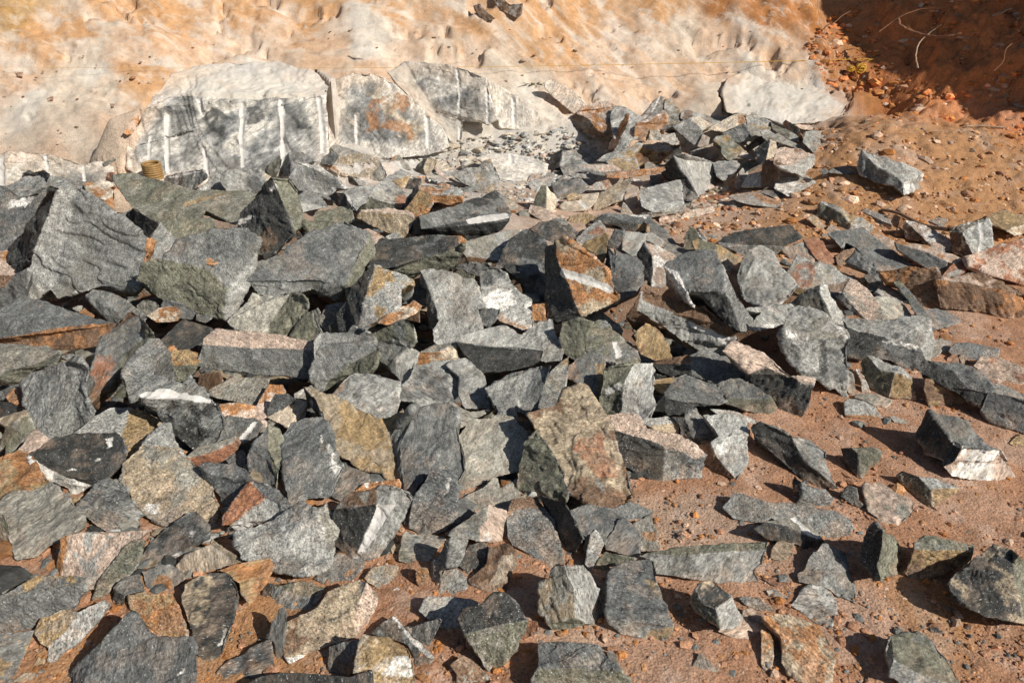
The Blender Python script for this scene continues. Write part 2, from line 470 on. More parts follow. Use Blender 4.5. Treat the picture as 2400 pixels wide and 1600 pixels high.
DATA = r"""
@T0
K;pale dusty ledge of bedrock low on the slope, its foot behind the heap;-90,1110 60,1040 200,1050 330,1060 450,1090 560,1130 690,1110 780,1150 800,1270 600,1350 300,1340 -90,1350;abcdefghijkl F cs;P:300,1020/330,1025/328,1195/305,1190;P:560,1130/585,1135/587,1255/560,1250;P:-60,1060/35,1070/40,1290/-60,1280
K;grey drilled bedrock wall with a flat dusty ledge above white bore marks;870,960 950,830 1000,740 1040,690 1120,655 1260,660 1400,675 1660,690 1940,680 2180,665 2245,650 2260,1050 2260,1230 1400,1290 1000,1270 880,1160 862,1030 2270,590 2130,480 1900,425 1600,425 1350,455 1180,520 1050,640;cdefghijkrstuvwx T u|abcdefghijklmnopq F zs;t=.5;P:1120,770/1172,775/1166,870/1160,1000/1166,1200/1140,1190/1120,1040/1125,880;P:1000,1120/1025,930/1052,920/1027,1125;P:1350,680/1402,680/1406,800/1385,805;P:1652,685/1697,685/1690,900/1682,1160/1658,1160/1653,900;P:1918,680/1957,680/1972,850/1977,1050/1942,1150/1925,1150/1930,850;P:2180,660/2225,665/2237,850/2241,1055/2205,1060/2198,850;P:1388,1005/1426,1010/1442,1200/1415,1215/1393,1150;w:1050,690/1110,660/1260,655/1260,668/1120,690/1010,780/1000,760;k:1330,870/1480,730/1640,850/1650,900/1560,900/1620,1000/1540,960/1500,1015/1400,970;k:1700,740/1760,730/1890,790/1790,850/1720,860;k:1970,730/2120,730/2190,800/2160,890/2050,880
@T1
K;rust-stained bedrock wall with white bore marks and a thin crack across;-95,640 -50,560 70,500 220,505 310,540 400,610 480,680 570,760 600,800 700,880 745,1010 600,1070 300,1090 130,1090 -90,1100 -100,800;abcdefghijklmnop F zc;t=.4;r:190,700/340,640/440,660/480,720/440,770/380,800/250,790/190,740;r:160,750/330,790/480,870/530,950/470,975/400,900/260,880/240,920/190,900;P:85,780/122,785/128,1050/92,1050;P:298,505/345,525/352,610/322,605;P:568,745/612,790/612,1020/584,1030
K;tall streaked bedrock wall with a diagonal pale band and white bore marks;310,500 440,430 560,425 700,445 790,460 900,490 1000,540 1000,560 1040,690 1080,820 1010,860 960,830 840,840 830,1030 770,1030 700,890 600,800 480,680 400,600 530,590 640,760 790,870;bcdefghijklmvut Q gz|abtuvmnopqrs F cs;t=.5;P:783,470/806,478/820,600/827,700/815,810/800,810/805,640;P:800,875/826,875/832,1020/800,1020;P:995,590/1016,600/1022,855/1000,855
K;pink weathered bedrock wedge split by one white bore mark;1000,545 1170,640 1350,760 1370,830 1300,880 1200,890 1090,880 1040,710;abcdefgh F pc;t=.4;P:1165,655/1202,675/1208,865/1178,875;y:1240,790/1330,870/1300,880/1250,840
K;grey bedrock outcrop poking out of the slope under the weed;1390,565 1450,540 1545,590 1640,660 1700,730 1600,790 1480,690 1400,610;abcdefgh F zg;t=.3
K;low pinkish bedrock step streaked with pale dust;920,1090 1000,1060 1150,1050 1300,1080 1430,1130 1400,1230 1100,1260 1050,1150;abcdefgh T cp;t=.3;P:1150,1055/1180,1060/1190,1130/1160,1135
R;dark brown clod on the slope top with a hollow side;905,40 955,25 1000,80 1065,130 1000,148 945,110 925,75;abcdefg G n;
R;dark brown clod on the slope top shaped like a hook;1030,-20 1080,-30 1160,30 1235,25 1240,90 1205,120 1150,95 1090,60;abcdefgh G n;
s;brown flake lying on the pale slope;40,385 100,375 170,395 165,410 90,405;abcde T n
@T0
s;rusty chip lying on the cream slope;290,685 370,662 367,688 330,698;abcd T r
s;flat tan chip high on the slope;100,500 160,495 160,525 125,527;abcd T r
s;small dark brown chip on the slope;755,712 790,715 785,738 765,740;abcd T n
s;slim brown chip flat on the slope;230,890 265,890 290,910 270,912;abcd T n
R;rust-coloured stone wedged against the edge of the bedrock wall;845,915 880,850 950,790 957,830 905,925 870,930;abcdef R r
s;flat brown splinter at the slope foot;698,1125 785,1085 802,1098 720,1145;abcd T o
s;grey stone at the slope foot;780,1145 820,1108 862,1120 868,1168 800,1172;abcde T g
s;small reddish stone at the slope foot;725,1240 738,1190 792,1183 785,1240;abcd G e
R;jagged dark chunk on top of the heap;145,1245 160,1190 200,1170 240,1185 300,1170 345,1200 340,1222 220,1225;abcdefgh L k
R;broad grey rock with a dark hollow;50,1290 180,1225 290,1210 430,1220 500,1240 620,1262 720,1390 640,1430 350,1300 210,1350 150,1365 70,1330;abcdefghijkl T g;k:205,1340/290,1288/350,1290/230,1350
@A
B;blue-grey boulder with a white plaster patch;-60,165 60,165 190,240 330,240 475,165 335,430 140,750 -60,730;abcdefgh T bg;w:65,310/110,270/200,265/325,235/300,300/240,330/70,338
R;cream and rust block;770,115 835,100 945,130 1040,180 1030,235 1058,405 1010,390 930,305 960,270 800,220;abcdeij T cr|efghi R r
R;dark rock down in a black gap;1060,470 1130,440 1220,350 1450,490 1350,640 1150,560;abcdef L k
R;small grey rock at the edge of a black gap;1065,430 1190,365 1225,350 1140,470 1120,480;abcde G s
S;great flat olive slab;1050,40 1250,32 1420,72 1560,130 1800,180 2360,200 2290,320 2150,500 1890,370 1850,440 1640,425 1510,495 1330,410 1220,335 1130,200 1060,110;abcdefghijklmnop T o;t=.3;y:1650,300/1900,250/2100,200/1950,260/1700,330;k:1840,440/1880,360/2150,490/2000,530;L=the great olive slab
@T0
R;grey block under a strip of white plaster;1095,1225 1230,1190 1390,1160 1435,1210 1385,1255 1330,1308 1180,1275;abcdefg G g;P:1160,1222/1270,1178/1380,1162/1392,1178/1220,1222
R;pale triangular stone;1430,1240 1500,1150 1560,1180 1525,1210 1520,1260 1560,1325 1350,1315;abcdefg F s;w:1365,1310/1400,1278/1430,1290/1415,1310
R;light grey square-backed block;1515,1205 1565,1175 1790,1160 1840,1260 1800,1340 1560,1328 1510,1250;abcdefg F sb
R;tan pointed stone;1800,1172 1895,1235 1800,1295 1770,1200;abcd R t
R;upright dark spike of stone;1820,1160 1920,1063 1942,1100 1905,1225 1855,1218;abcde G o
R;grey hump-backed stone;1910,1210 1990,1052 2080,1042 2175,1110 2065,1135 1995,1215 2000,1115;abg L g|bcdefg T g|afg L k
R;grey slope-topped block under a white edge;1985,1220 2050,1118 2110,1118 2250,1178 2360,1250 2410,1300 2320,1300 2270,1375 2050,1310;abcdefghi F gz;w:2050,1118/2110,1112/2260,1175/2250,1200/2120,1150;w:2330,1230/2400,1290/2380,1300/2320,1250
@B
S;flat light grey stone;390,230 440,178 580,205 665,340 540,315 400,290;abcdef T g
S;thin pale plate;388,298 420,283 540,308 645,335 545,355 425,385;abcdef T s
B;dark olive pyramid boulder splashed with white;130,65 300,80 395,210 415,430 335,570 170,755 90,805 5,740 -40,600 -165,500 -120,400 0,230 205,235 300,420;amnefghijkl G k|abcdenm R o;w:-165,470/-40,390/-25,425/-130,500/-160,520;w:150,90/200,120/180,170/120,210;n:60,560/160,500/200,640/120,760/40,720;L=the dark pyramid boulder
@V3
S;long grey slab leaning on the bedrock wall;385,130 430,100 500,105 750,190 800,228 640,232 500,238 420,180;abcdefgh T g
R;grey slanted block;220,335 400,170 495,240 430,320 440,352 330,345;abcdef G g
B;big tan boulder with a dull grey end;430,320 470,240 580,205 920,215 1000,290 1092,470 1070,520 910,592 830,550 660,500 520,470 490,380 980,350;abcdemijkl T tc|mefghi G m;L=the big tan boulder
S;pale wedge with a dark underside;505,480 650,495 820,548 900,590 740,600 640,610;bcde T s|abef L k
s;rust-capped small stone;290,350 430,350 500,420 512,482 400,412;abcde F rc
R;grey peaked rock with a brown tip;1055,370 1100,310 1180,230 1230,220 1385,400 1300,412 1120,335;abcdefg T m;r:1100,310/1180,230/1215,225/1150,300
S;olive flat-topped stone;1045,330 1235,400 1100,492 1068,420;abcd T y
R;block with a black side and a tan face;1400,425 1450,340 1580,245 1695,280 1650,395 1560,475 1440,482 1525,390;abchfg L k|cdefh F t
R;cream square-edged rock;1660,370 1700,288 1800,310 1890,420 1850,500 1740,475;abcdef T c
S;narrow pink slab sloping down;1655,380 1700,395 1880,520 2112,620 2100,665 1960,585 1780,515 1690,455;abcdefgh T p
B;broad pale rock with a yellowish shoulder;1870,470 2050,390 2200,380 2290,290 2352,275 2430,430 2460,560 2450,645 2330,705 2190,690 2110,625 1990,565;abcdefghijkl T sy;w:2200,270/2225,280/2210,370/2190,360
s;small rusty cone of stone;1700,610 1750,563 1850,588 1868,632 1780,632;abcde F r
s;black little stone;1300,632 1360,508 1500,518 1500,585 1400,655;abcde G k
s;thin rusty plate;1378,490 1560,488 1602,560 1520,578 1490,522;abcde F rs
R;grey-backed stone with a bright orange front;1000,540 1090,488 1250,393 1388,460 1285,642 1240,645 1150,540;abcdg T s|gdef F y
B;crumpled blue-grey rock with a rusty flank;880,722 950,600 1070,508 1130,530 1210,620 1335,720 1330,795 1240,905 1200,885 1150,822 1040,805 960,785;abcdefghijkl T sb;e:1180,740/1300,720/1330,790/1240,900/1200,870
R;fan-shaped grey rock with a white bored stripe;390,730 460,690 720,620 945,600 900,685 840,805 760,845 710,905 680,935 600,872 430,802 560,695;bcdefghl T s|ablhijk L k;P:580,700/620,735/692,925/662,915
R;low dark olive rock;740,905 800,800 870,752 1040,798 1145,830 1182,892 900,915;abcdefg G o
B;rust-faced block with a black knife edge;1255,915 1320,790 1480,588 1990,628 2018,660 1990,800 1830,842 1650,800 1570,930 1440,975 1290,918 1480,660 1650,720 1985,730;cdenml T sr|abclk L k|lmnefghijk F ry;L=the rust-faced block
@B
S;pale flat stone beside a white-edged slab;2085,240 2190,178 2352,270 2410,335 2300,395 2225,262;abcdef T m
R;small two-toned stone with a black side;1555,395 1580,308 1630,283 1760,322 1640,365;abe L k|bcde T s
R;tan rectangular block with thin cracks;940,435 970,368 1200,358 1420,388 1455,440 1390,565 1360,625 1240,585 1140,545 1000,465 980,385 1400,410;bcdelk T p|abklefghij F ty
R;speckled stone with a rust brown end;330,612 410,440 540,380 800,320 870,360 885,432 840,482 720,485 620,545 530,605 440,615 530,460;ablk F ek|blcdefghijk T o
S;dark curved slate;850,482 860,418 905,438 1100,488 1165,562 1080,570 900,535;abcdefg G g
S;pink crusted slab;920,572 1030,533 1195,622 1080,735 1070,880 980,965 1010,760 1000,605;abcdefgh T pr
s;small light stone;1188,605 1290,553 1365,635 1210,640;abcd T s
s;orange chip between two boulders;1812,590 1860,583 1955,650 1880,720 1840,640;abcde T r
S;long dark slab with a white bored stripe on its edge;1368,545 1510,420 1700,350 2000,258 2090,238 2200,188 2255,260 2335,402 2320,465 2250,545 2100,585 1980,625 1700,625 1460,595 1520,535 1930,460 2320,430;bcdefghqpo T gk|abon L k|opqijklmn D k;t=.3;P:1930,455/2100,412/2315,398/2325,430/2230,458/1950,492;L=the white-striped long slab
S;wavy rust-edged flat rock;1875,715 1960,638 2100,600 2352,552 2440,540 2380,640 2340,740 2240,832 2080,802 1940,790 1960,840 2200,840;abcdefghij T ms|ajihlk G n
s;squat grey stone;1828,902 1870,848 2120,838 2135,905 2060,975 2010,962;abcdef G g
s;olive stone under a dark overhang;1788,945 1900,898 2015,972 1990,1005 1850,985;abcde G o
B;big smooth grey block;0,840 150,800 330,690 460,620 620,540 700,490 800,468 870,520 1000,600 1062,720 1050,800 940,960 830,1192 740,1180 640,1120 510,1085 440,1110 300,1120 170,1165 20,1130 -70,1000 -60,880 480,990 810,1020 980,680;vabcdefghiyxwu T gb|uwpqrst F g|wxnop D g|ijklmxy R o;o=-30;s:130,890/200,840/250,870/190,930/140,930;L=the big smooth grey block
B;black hollow-faced boulder;1065,885 1080,720 1150,640 1370,628 1520,593 1700,610 1830,620 1882,680 1860,760 1800,900 1740,932 1600,922 1500,942 1400,972 1210,925 1190,900 1540,800 1820,720;abcdefgrqop T kb|rhijklmnoq D o;L=the black hollow-faced boulder
R;pale leaning rock with a dark flank;830,1190 880,1050 1080,868 1135,880 1205,920 1310,970 1435,1010 1425,1055 1310,1085 1312,1230 1200,1345 1000,1455 940,1425 1000,1180 1090,900 700,1530 640,1500;cdefghijklmno T sy|abconmpq G k;L=the pale leaning rock
B;tall pale slab with a dark edge;1510,930 1560,908 1720,928 1800,970 2010,1010 2060,1150 2092,1250 2020,1270 2060,1400 2095,1485 1900,1560 1700,1620 1630,1545 1620,1450 1680,1360 1640,1200 1590,1060 1570,1300 1600,1450;abcdefghijklmnopq T s|qponsr L b;L=the tall pale slab
s;thin triangular slate;2028,1260 2252,1265 2240,1312 2152,1455 2060,1400;abcde T b;o=120
s;rusty plank-like stone with cream stripes;1098,1392 1290,1270 1450,1193 1528,1240 1490,1292 1380,1352 1280,1402 1200,1418;abcdefgh T rc;o=60
s;brown chunk under a rusty plank;1365,1370 1440,1330 1505,1292 1505,1395;abcd G n;o=50
R;olive rounded block;1075,1505 1200,1430 1350,1368 1442,1420 1465,1562 1400,1630 1200,1650 1070,1605;abcdefgh G og
R;dark stone with a white bored chip;835,1495 890,1418 960,1428 1082,1500 1050,1568 860,1548;abcdef G g;P:890,1418/1080,1490/1040,1492/930,1450
B;sandy grey block with a darker end;-255,1380 -120,1250 -30,1130 0,1125 170,1170 310,1128 420,1150 472,1230 450,1285 380,1405 250,1525 100,1492 -150,1462 -230,1420 130,1400;abcdefolmn T m|fghijklo G o
R;small dark block;578,1392 640,1240 760,1218 825,1220 832,1312 700,1445 640,1485;abcdefg T b
R;slim grey upright stone;520,1400 530,1290 570,1268 592,1300 582,1425 635,1505 560,1485;abcdefg G g
R;dark ridged stone;298,1545 380,1400 450,1320 520,1288 532,1420 622,1512 480,1568;abcdefg G o
R;bluish stone deep in a gap;1298,1085 1420,1058 1580,1088 1585,1225 1480,1235 1318,1215;abcdef T b
@A
R;olive hollow-topped rock;1505,525 1640,418 1740,430 1935,442 2005,560 1900,592 1760,602 1640,660;abcdefgh T o
B;massive grey block with a square front;1330,860 1510,820 1640,670 1760,600 1990,540 2130,503 2260,543 2348,650 2332,760 2285,1000 2100,1332 2045,1352 1900,1312 1520,1188 1283,1000 1900,910 2075,1080;bcdefghiqp T g|abpqlmno F o|qijkl R s;L=the massive square-fronted block
R;pale flake leaning on a block;1313,835 1370,640 1470,483 1530,540 1635,650 1618,712 1490,812 1400,848;abcdefgh T s;o=40;y:1390,815/1470,805/1480,830/1410,848
s;rusty chip lying on a block top;1876,818 1930,802 2008,848 1960,866 1890,860;abcde T r;o=160
R;pink rounded stone at the frame edge;-60,740 60,738 110,790 80,860 195,920 130,968 -60,965;abcdefg T pr
s;brown stone half in shade;-60,960 145,962 30,1085 -60,1072;abcd T n
R;grey stone tucked under a boulder;-60,1085 30,1075 140,960 272,918 245,1060 222,1160 60,1255 -60,1350;abcdefgh G g
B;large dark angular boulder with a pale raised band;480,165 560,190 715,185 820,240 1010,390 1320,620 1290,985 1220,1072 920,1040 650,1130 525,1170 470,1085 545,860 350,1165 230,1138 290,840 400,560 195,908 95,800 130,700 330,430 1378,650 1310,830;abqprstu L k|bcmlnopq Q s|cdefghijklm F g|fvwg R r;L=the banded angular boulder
S;long flat boulder with a rust underside;-60,1340 60,1240 220,1150 550,1245 800,1330 1052,1410 860,1405 480,1445 180,1512 -60,1545 920,1600 620,1645 300,1625 -60,1600;abcdefghij T b|jihgfklmn F rn;L=the rust-bellied flat boulder
R;wedge with a striped dark side;780,1140 870,1093 1010,1120 1150,1190 1352,1340 1300,1385 1120,1360 1080,1418 1000,1392 930,1310 1080,1300;bcdefgk T g|abkghij Q g
s;small grey pebble in a dark gap;658,1262 720,1235 762,1240 745,1292 700,1292;abcde T m
s;rust stone in a dark gap;718,1302 770,1258 872,1332 865,1355;abcd T r
s;brown block in a dark gap;1258,1232 1330,1178 1420,1198 1475,1252 1440,1332 1350,1342 1260,1272;abcdefg G m
R;slim grey stone;1508,1182 1600,1198 1802,1290 1755,1372 1650,1352 1480,1262;abcdef G g
s;tiny grey stone;1798,1312 1920,1330 1955,1352 1890,1402 1800,1372;abcde T g
R;cream and pink rounded stone;1348,1332 1470,1263 1600,1248 1652,1290 1642,1372 1560,1388 1440,1388;abcdefg T cr;o=60
S;black flat-topped slab;1468,1555 1650,1388 1690,1368 1942,1448 1932,1492 1830,1605 1700,1642 1480,1605;abcdefgh T k
@E
R;broad grey rock with a dark under-edge;-60,35 300,53 450,63 545,105 500,212 310,262 190,388 -60,408 -60,330 80,260 350,200;abcdkji T m|defghijk G o
s;flat grey pebble;548,137 640,113 730,125 702,168 620,178;abcde T g;o=60
s;tan lump;498,222 540,163 610,178 602,218 520,232;abcde T t
s;ochre lump beside a leaning boulder;718,162 870,118 872,205 780,215;abcd T y
R;orange stained stone;58,505 110,438 200,433 245,560 265,642 200,605 80,562;abcdefg T rn
R;grey stone;-60,480 90,418 205,388 180,442 60,522 -60,562;abcdef G g
R;black stone;-60,560 100,558 205,620 60,692 -60,722;abcde G k
S;olive slab with a tan top edge;-60,720 240,628 262,680 332,802 200,932 60,1052 -60,1085 60,780 -60,830;abcgh T t|hgcdef F o
B;broad flat grey boulder;203,380 280,288 420,238 600,210 640,178 742,190 808,260 770,470 800,560 852,630 830,692 700,802 660,842 510,862 455,905 380,842 340,760 258,680 270,640 203,540 690,310;abcdunopqrst T g|defghijklmnu Q g;L=the broad flat boulder
B;rust-freckled leaning boulder;1150,-235 1210,-260 1310,-190 1340,-130 1400,-50 1350,10 1310,70 1200,220 1060,400 905,582 850,562 783,480 828,300 878,110 935,0 1000,-80 1060,280 1140,100 1330,-20;abcsrqjklmnop T gn|cdefghijqrs Q o;e:880,120/1020,150/1060,200/1000,330/940,460/860,520/820,440/850,250;o=40;L=the rust-freckled leaning boulder
B;curved grey boulder crossed by a white bored stripe;1143,310 1200,200 1330,60 1360,0 1470,0 1538,90 1500,150 1450,290 1560,360 1670,400 1740,330 1800,400 1900,490 1992,570 2032,680 2038,760 1960,932 1880,962 1780,978 1580,850 1470,720 1420,640 1300,570 1220,550 1158,430 1300,520 1540,522 1900,560;xyabcdefghijklmnBAz T g|nopqrstuvwzAB F gk;P:1275,490/1330,455/1420,460/1440,438/1530,438/1680,478/1920,518/1985,543/2000,570/1850,560/1700,540/1540,520/1400,530/1300,515;L=the white-striped curved boulder
R;orange-topped block;1443,290 1505,168 1560,58 1600,38 1650,80 1740,90 1838,110 1832,182 1800,242 1730,342 1650,368 1540,332 1520,222 1795,215;bcdefghnm T yr|abmnhijkl F o;o=140;L=the orange-topped block
S;long pinkish-topped beam of rock;1828,170 1880,-30 2000,-108 2352,-92 2620,-52 2882,0 2882,80 2850,342 2750,332 2500,302 2352,297 2000,252 1818,225 1870,30 2300,60 2480,65;bcdefgpon T p|abnopghijklm F g;L=the long pink-topped beam
R;dark brown stone under a long beam;1818,400 1850,298 2030,288 2045,372 1900,462;abcde G n
S;flat tan-grey slab;1918,450 1960,418 2120,338 2352,328 2480,348 2440,482 2352,592 2160,552 2000,522 1930,492;abcdefghij T m
S;pink and rust flat rock;2008,575 2160,558 2352,588 2460,400 2595,400 2622,482 2500,542 2462,692 2442,782 2352,802 2200,702 2040,722;abcdefghijkl T pr;o=-40
R;grey rock with a white bored line;1955,930 2040,758 2090,693 2335,703 2405,760 2352,862 2215,945 2150,875;abcdefgh T g;P:2195,890/2340,730/2368,745/2232,927
S;brown and grey striped slab;1693,1082 1800,983 1980,928 2158,868 2208,925 2182,992 2060,1088 1960,1128 1850,1148 1910,1030 2150,920;abcdkj T m|ajkdefghi F e
s;dark chip of stone;2068,1082 2120,1008 2230,998 2265,1060 2252,1152 2110,1142;abcdef T b
R;blue-grey creased rock;1848,1150 1950,1122 2130,1138 2230,1163 2332,1280 2222,1392 2100,1548 2040,1502 1980,1362 1880,1222 1990,1240;abcdek T b|akefghij G b
S;grey slab with an ochre half;658,855 880,688 1010,618 1200,613 1330,643 1465,722 1400,822 1300,972 1200,1062 1130,1102 1000,1002 1120,850;abcdljk T s|defghijl T y;L=the half-ochre slab
B;pink and orange rock;-60,1100 160,998 330,813 458,905 300,1030 350,1180 472,1302 200,1398 -60,1495;bcde T p|abefghi T ry
R;black plaster-rimmed boulder;288,1050 380,948 520,878 700,848 1050,843 1112,900 1138,1000 1132,1102 1060,1182 950,1282 840,1335 660,1415 630,1342 480,1272 360,1192 298,1110 370,1110 560,1215 840,1310;abcdefghijksrq T k|aqrsklmnop F ws;w:970,890/1030,880/1040,960/960,980/990,930;w:880,1070/920,1060/920,1100/885,1100;w:600,1190/700,1170/720,1190/640,1200;L=the plaster-rimmed black boulder
s;tan sliver under a dark boulder;608,1472 770,1398 705,1502 650,1532;abcd T y
s;olive stone;968,1282 1110,1168 1122,1262 1080,1285;abcd T o
B;sandy grey flat-faced boulder;-30,1560 20,1478 130,1398 300,1358 480,1298 560,1388 622,1440 705,1568 748,1612 742,1702 600,1792 450,1862 330,1965 160,1992 105,1850 45,1640;abcdefghijklmnop T m;L=the sandy flat-faced boulder
R;rounded grey rock with a rusty base;688,1540 800,1408 920,1298 985,1268 1080,1283 1168,1370 1202,1450 1325,1580 1240,1672 1060,1752 1000,1752 890,1692 760,1582 1200,1600;abcdefgnjklm T g|nghij F sr
B;big tan boulder with a grey peak;1128,1120 1200,1068 1320,958 1440,828 1500,768 1560,788 1600,880 1640,1000 1700,1080 1800,1138 1870,1200 1932,1290 1958,1400 1992,1560 1960,1635 1900,1690 1560,1700 1400,1612 1300,1542 1220,1442 1178,1382 1128,1262 1150,1180;cdefgh T s|abchijklmnopqrstuvw T tm;w:1310,1540/1360,1490/1450,1490/1450,1568/1400,1590;L=the grey-peaked tan boulder
s;rusty chip by a grey-peaked boulder;1638,982 1730,1008 1680,1062;abc T r
@I
R;dark white-flecked boulder;1298,400 1380,268 1500,148 1700,18 1740,-22 1812,-22 1850,38 1932,138 1942,240 1800,302 1620,412 1560,472 1350,522 1288,440;abcdefghijklmn T bk;w:1740,180/1790,165/1800,190/1750,215;w:1730,230/1790,215/1770,250;w:1590,390/1670,350/1650,400/1600,410;L=the white-flecked dark boulder
S;olive leaning plate;838,812 900,638 960,538 1150,298 1250,248 1355,258 1302,370 1272,480 1190,582 1050,652 1000,742;abcdefghijk T o;L=the olive leaning plate
R;dark broken stone;1038,690 1120,608 1280,558 1338,720 1200,748 1145,772 1130,852 1080,885 1033,800;abcdef T g|afghi G k
R;blue-grey stone with a rusty patch;1298,545 1440,498 1600,478 1715,602 1620,692 1560,742 1380,732 1338,682;abcdefgh T g;r:1400,640/1480,560/1560,600/1540,680/1430,700
R;cream ridge-backed block;1608,492 1700,398 1930,288 1940,236 2225,440 2160,472 1740,592 1680,562;abcfgh F c|cdef T t;o=60;L=the cream ridge-backed block
R;ochre and rust wedge;1988,532 2150,478 2340,438 2482,413 2518,500 2450,642 2370,782 2290,852 2230,772 2190,652 2080,562;abcdefghijk T ry
R;black mottled upright boulder;1668,740 1690,648 1800,598 1960,543 2092,548 2172,640 2198,720 2182,832 2132,1062 2050,1292 1950,1352 1840,1378 1800,1172 1718,1000 1658,850;abcdefghijklmno T kt;w:2010,1210/2040,1100/2085,1070/2060,1150/2020,1240;L=the black mottled boulder
R;square orange stone;1173,760 1270,743 1592,738 1662,900 1702,1000 1738,1130 1610,1152 1450,1122 1340,1032 1250,932 1188,880;abcdefghijk T ry;L=the square orange stone
B;huge smooth grey boulder at the bottom edge;580,1600 750,1380 950,1150 1150,948 1230,923 1302,990 1350,1070 1460,1142 1620,1152 1772,1128 1812,1220 1818,1450 1790,1640 1700,1700 600,1700 890,1340 760,1620;abcdpq G b|defghijklmnoqp T b;w:1620,1500/1680,1418/1690,1450/1640,1508;L=the huge bottom boulder
R;long grey rock with an ochre top;-60,770 150,690 330,578 400,568 770,588 805,700 700,852 600,892 380,972 320,1062 100,1102 -60,1112 330,710 770,638 90,765;abcdenmo T yg|aomnfghijkl F g;L=the ochre-topped long rock
S;tan and grey flat rock;313,1080 370,968 590,878 640,898 720,908 960,793 1032,840 920,1002 740,1192 600,1292 480,1402 430,1362 368,1200 700,950 620,1080 440,1240;abcdnopm T ty|defghijklpon T s;L=the half-tan flat rock
S;grey slab with yellow stains;-60,1110 100,1102 315,1083 282,1180 182,1400 150,1482 60,1585 -60,1605;abcdefgh T gy
s;tan chip on bare soil;308,1402 350,1328 420,1350 402,1392;abcd T y
s;pale tan pebble on the soil;108,1552 200,1478 332,1468 300,1532 200,1582;abcde T t
s;dark chip on the soil;328,1482 370,1438 428,1438 392,1492;abcd T b
S;pale pink slab cracked like dried clay;498,565 555,318 555,238 620,200 900,168 1388,168 1230,270 1000,520 860,722 790,722 760,642 545,602 620,300 580,480;abcdmnl F r|defghijklnm T ps;t=.25;L=the cracked pink slab
s;dark stone at the frame edge;-60,0 30,18 82,120 92,250 60,282 -60,287;abcdef G o
R;dark flat-topped rock;1983,1482 2060,1388 2200,1308 2352,1213 2492,1158 2538,1482 2352,1545 2050,1545;abcdefgh T b
S;dark rock cut by the bottom edge;2150,1640 2400,1500 2600,1468 2900,1478 3200,1508 3420,1450 3440,1680 2150,1700;abcdefgh T k
@F
B;blocky grey boulder with a pale chipped corner;498,262 540,160 540,10 600,-60 830,-72 1080,-22 1112,60 1122,130 1080,232 1000,302 900,292 700,422 610,468 560,402 503,340 690,340 640,200 600,20 850,200;abcdrqpmno Q s|defgspqr T g|ghijklmps G o;L=the pale-cornered boulder
R;grey rock with a bright flank;1112,10 1290,-5 1400,60 1485,108 1462,190 1432,282 1380,405 1340,382 1290,312 1170,202 1118,160 1280,170;abclijk G g|cdefghil T s
R;block with a rusty orange front;1438,238 1475,108 1640,33 1800,18 1832,30 1848,150 1745,222 1470,218 1640,100 1800,45;bcdji T m|abijdefgh F rc
R;light lumpy rock;1758,230 1800,178 1950,153 1992,210 2090,310 2118,400 2112,502 2168,592 2150,618 2050,602 1920,602 1880,542 1858,470 1870,330;abcdefghijklmn T s
R;grey ragged-fronted rock;1298,482 1420,298 1480,218 1640,208 1830,188 1872,220 1868,472 1730,602 1540,602 1450,552 1380,542 1320,532;abcdefghijkl T sg;L=the ragged-fronted rock
B;dark block with a pale top;1848,0 1900,-42 2060,-85 2270,-135 2400,-60 2505,20 2625,80 2602,162 2520,218 2352,262 2080,278 2010,212 1978,160 1900,80 1960,20 2150,50 2400,60;abcdefgqpo T s|aopqghijklmn F k;L=the pale-topped dark block
R;tan shell-shaped flake;103,697 180,658 380,528 452,570 458,640 430,712 300,788 200,742;abcdefgh T c;o=50;r:380,740/455,590/460,640/430,712
R;dark stone behind a tan flake;103,642 155,513 180,488 290,488 362,530 230,642 110,692;abcdefg G b
s;pale stone with a white top;345,480 500,398 592,440 480,532 350,522;abcde T m;w:380,470/440,425/450,450/400,490
R;light stone with a jagged lower edge;703,492 830,338 900,293 1000,298 1070,323 1305,383 1298,470 1305,562 1280,642 1200,705 1110,705 1060,662 960,642 870,572 810,562 750,502;abcdefghijklmnop T s;o=90;r:703,492/830,340/850,350/750,490;L=the jagged light stone
B;hollow tan boulder with a dark flank;463,440 600,478 700,500 830,560 960,640 1110,720 1200,702 1330,622 1342,722 1282,832 1262,1000 1380,1380 1200,1280 1150,1182 950,1162 850,1082 720,1002 640,720 550,620 488,540 570,560 655,740;abcdefghijklmnopqvu T ty|auvqrst L k;y:700,560/960,690/1200,720/1330,640/1250,830/1000,830/830,680;L=the hollow tan boulder
B;tall dark flat-faced boulder;1248,900 1300,798 1440,638 1480,608 1560,608 1740,608 1832,650 1842,802 1882,952 1912,1052 1922,1182 1850,1302 1800,1240 1600,1220 1500,1310 1430,1410 1375,1375 1345,1150 1325,950;abcdsrq L g|defghijklmnopqrs T bg;L=the tall dark boulder
s;sandy wedge of stone;1738,580 1790,543 1970,648 2195,618 2000,722 1950,762 1860,802 1830,762;abcdefgh T m
S;broad tan-grey rock with a curved top;1848,862 1960,738 2010,713 2150,718 2200,678 2352,698 2482,850 2480,882 2440,1182 2352,1202 2220,1235 2000,1335 1900,1385 1850,1320 1922,1182 1912,1052 1880,950;abcdefghijklmnopq T m;o=-60
R;grey ridge on a tan-grey rock;1998,937 2080,848 2170,738 2230,638 2352,618 2402,700 2352,812 2150,922;abcdefgh T g;o=20
B;upright grey boulder splashed with white;248,882 330,768 450,713 620,713 652,760 702,900 732,1000 805,1160 755,1252 702,1392 650,1422 480,1422 320,1525 290,1402 268,1200 253,1050;abcdefghijklmnop T bg;w:650,960/690,950/720,1080/700,1100;w:680,1110/720,1080/790,1170/760,1250/720,1200;w:600,880/625,870/620,940/600,930;s:580,1380/600,1290/620,1400/590,1410;L=the white-splashed boulder
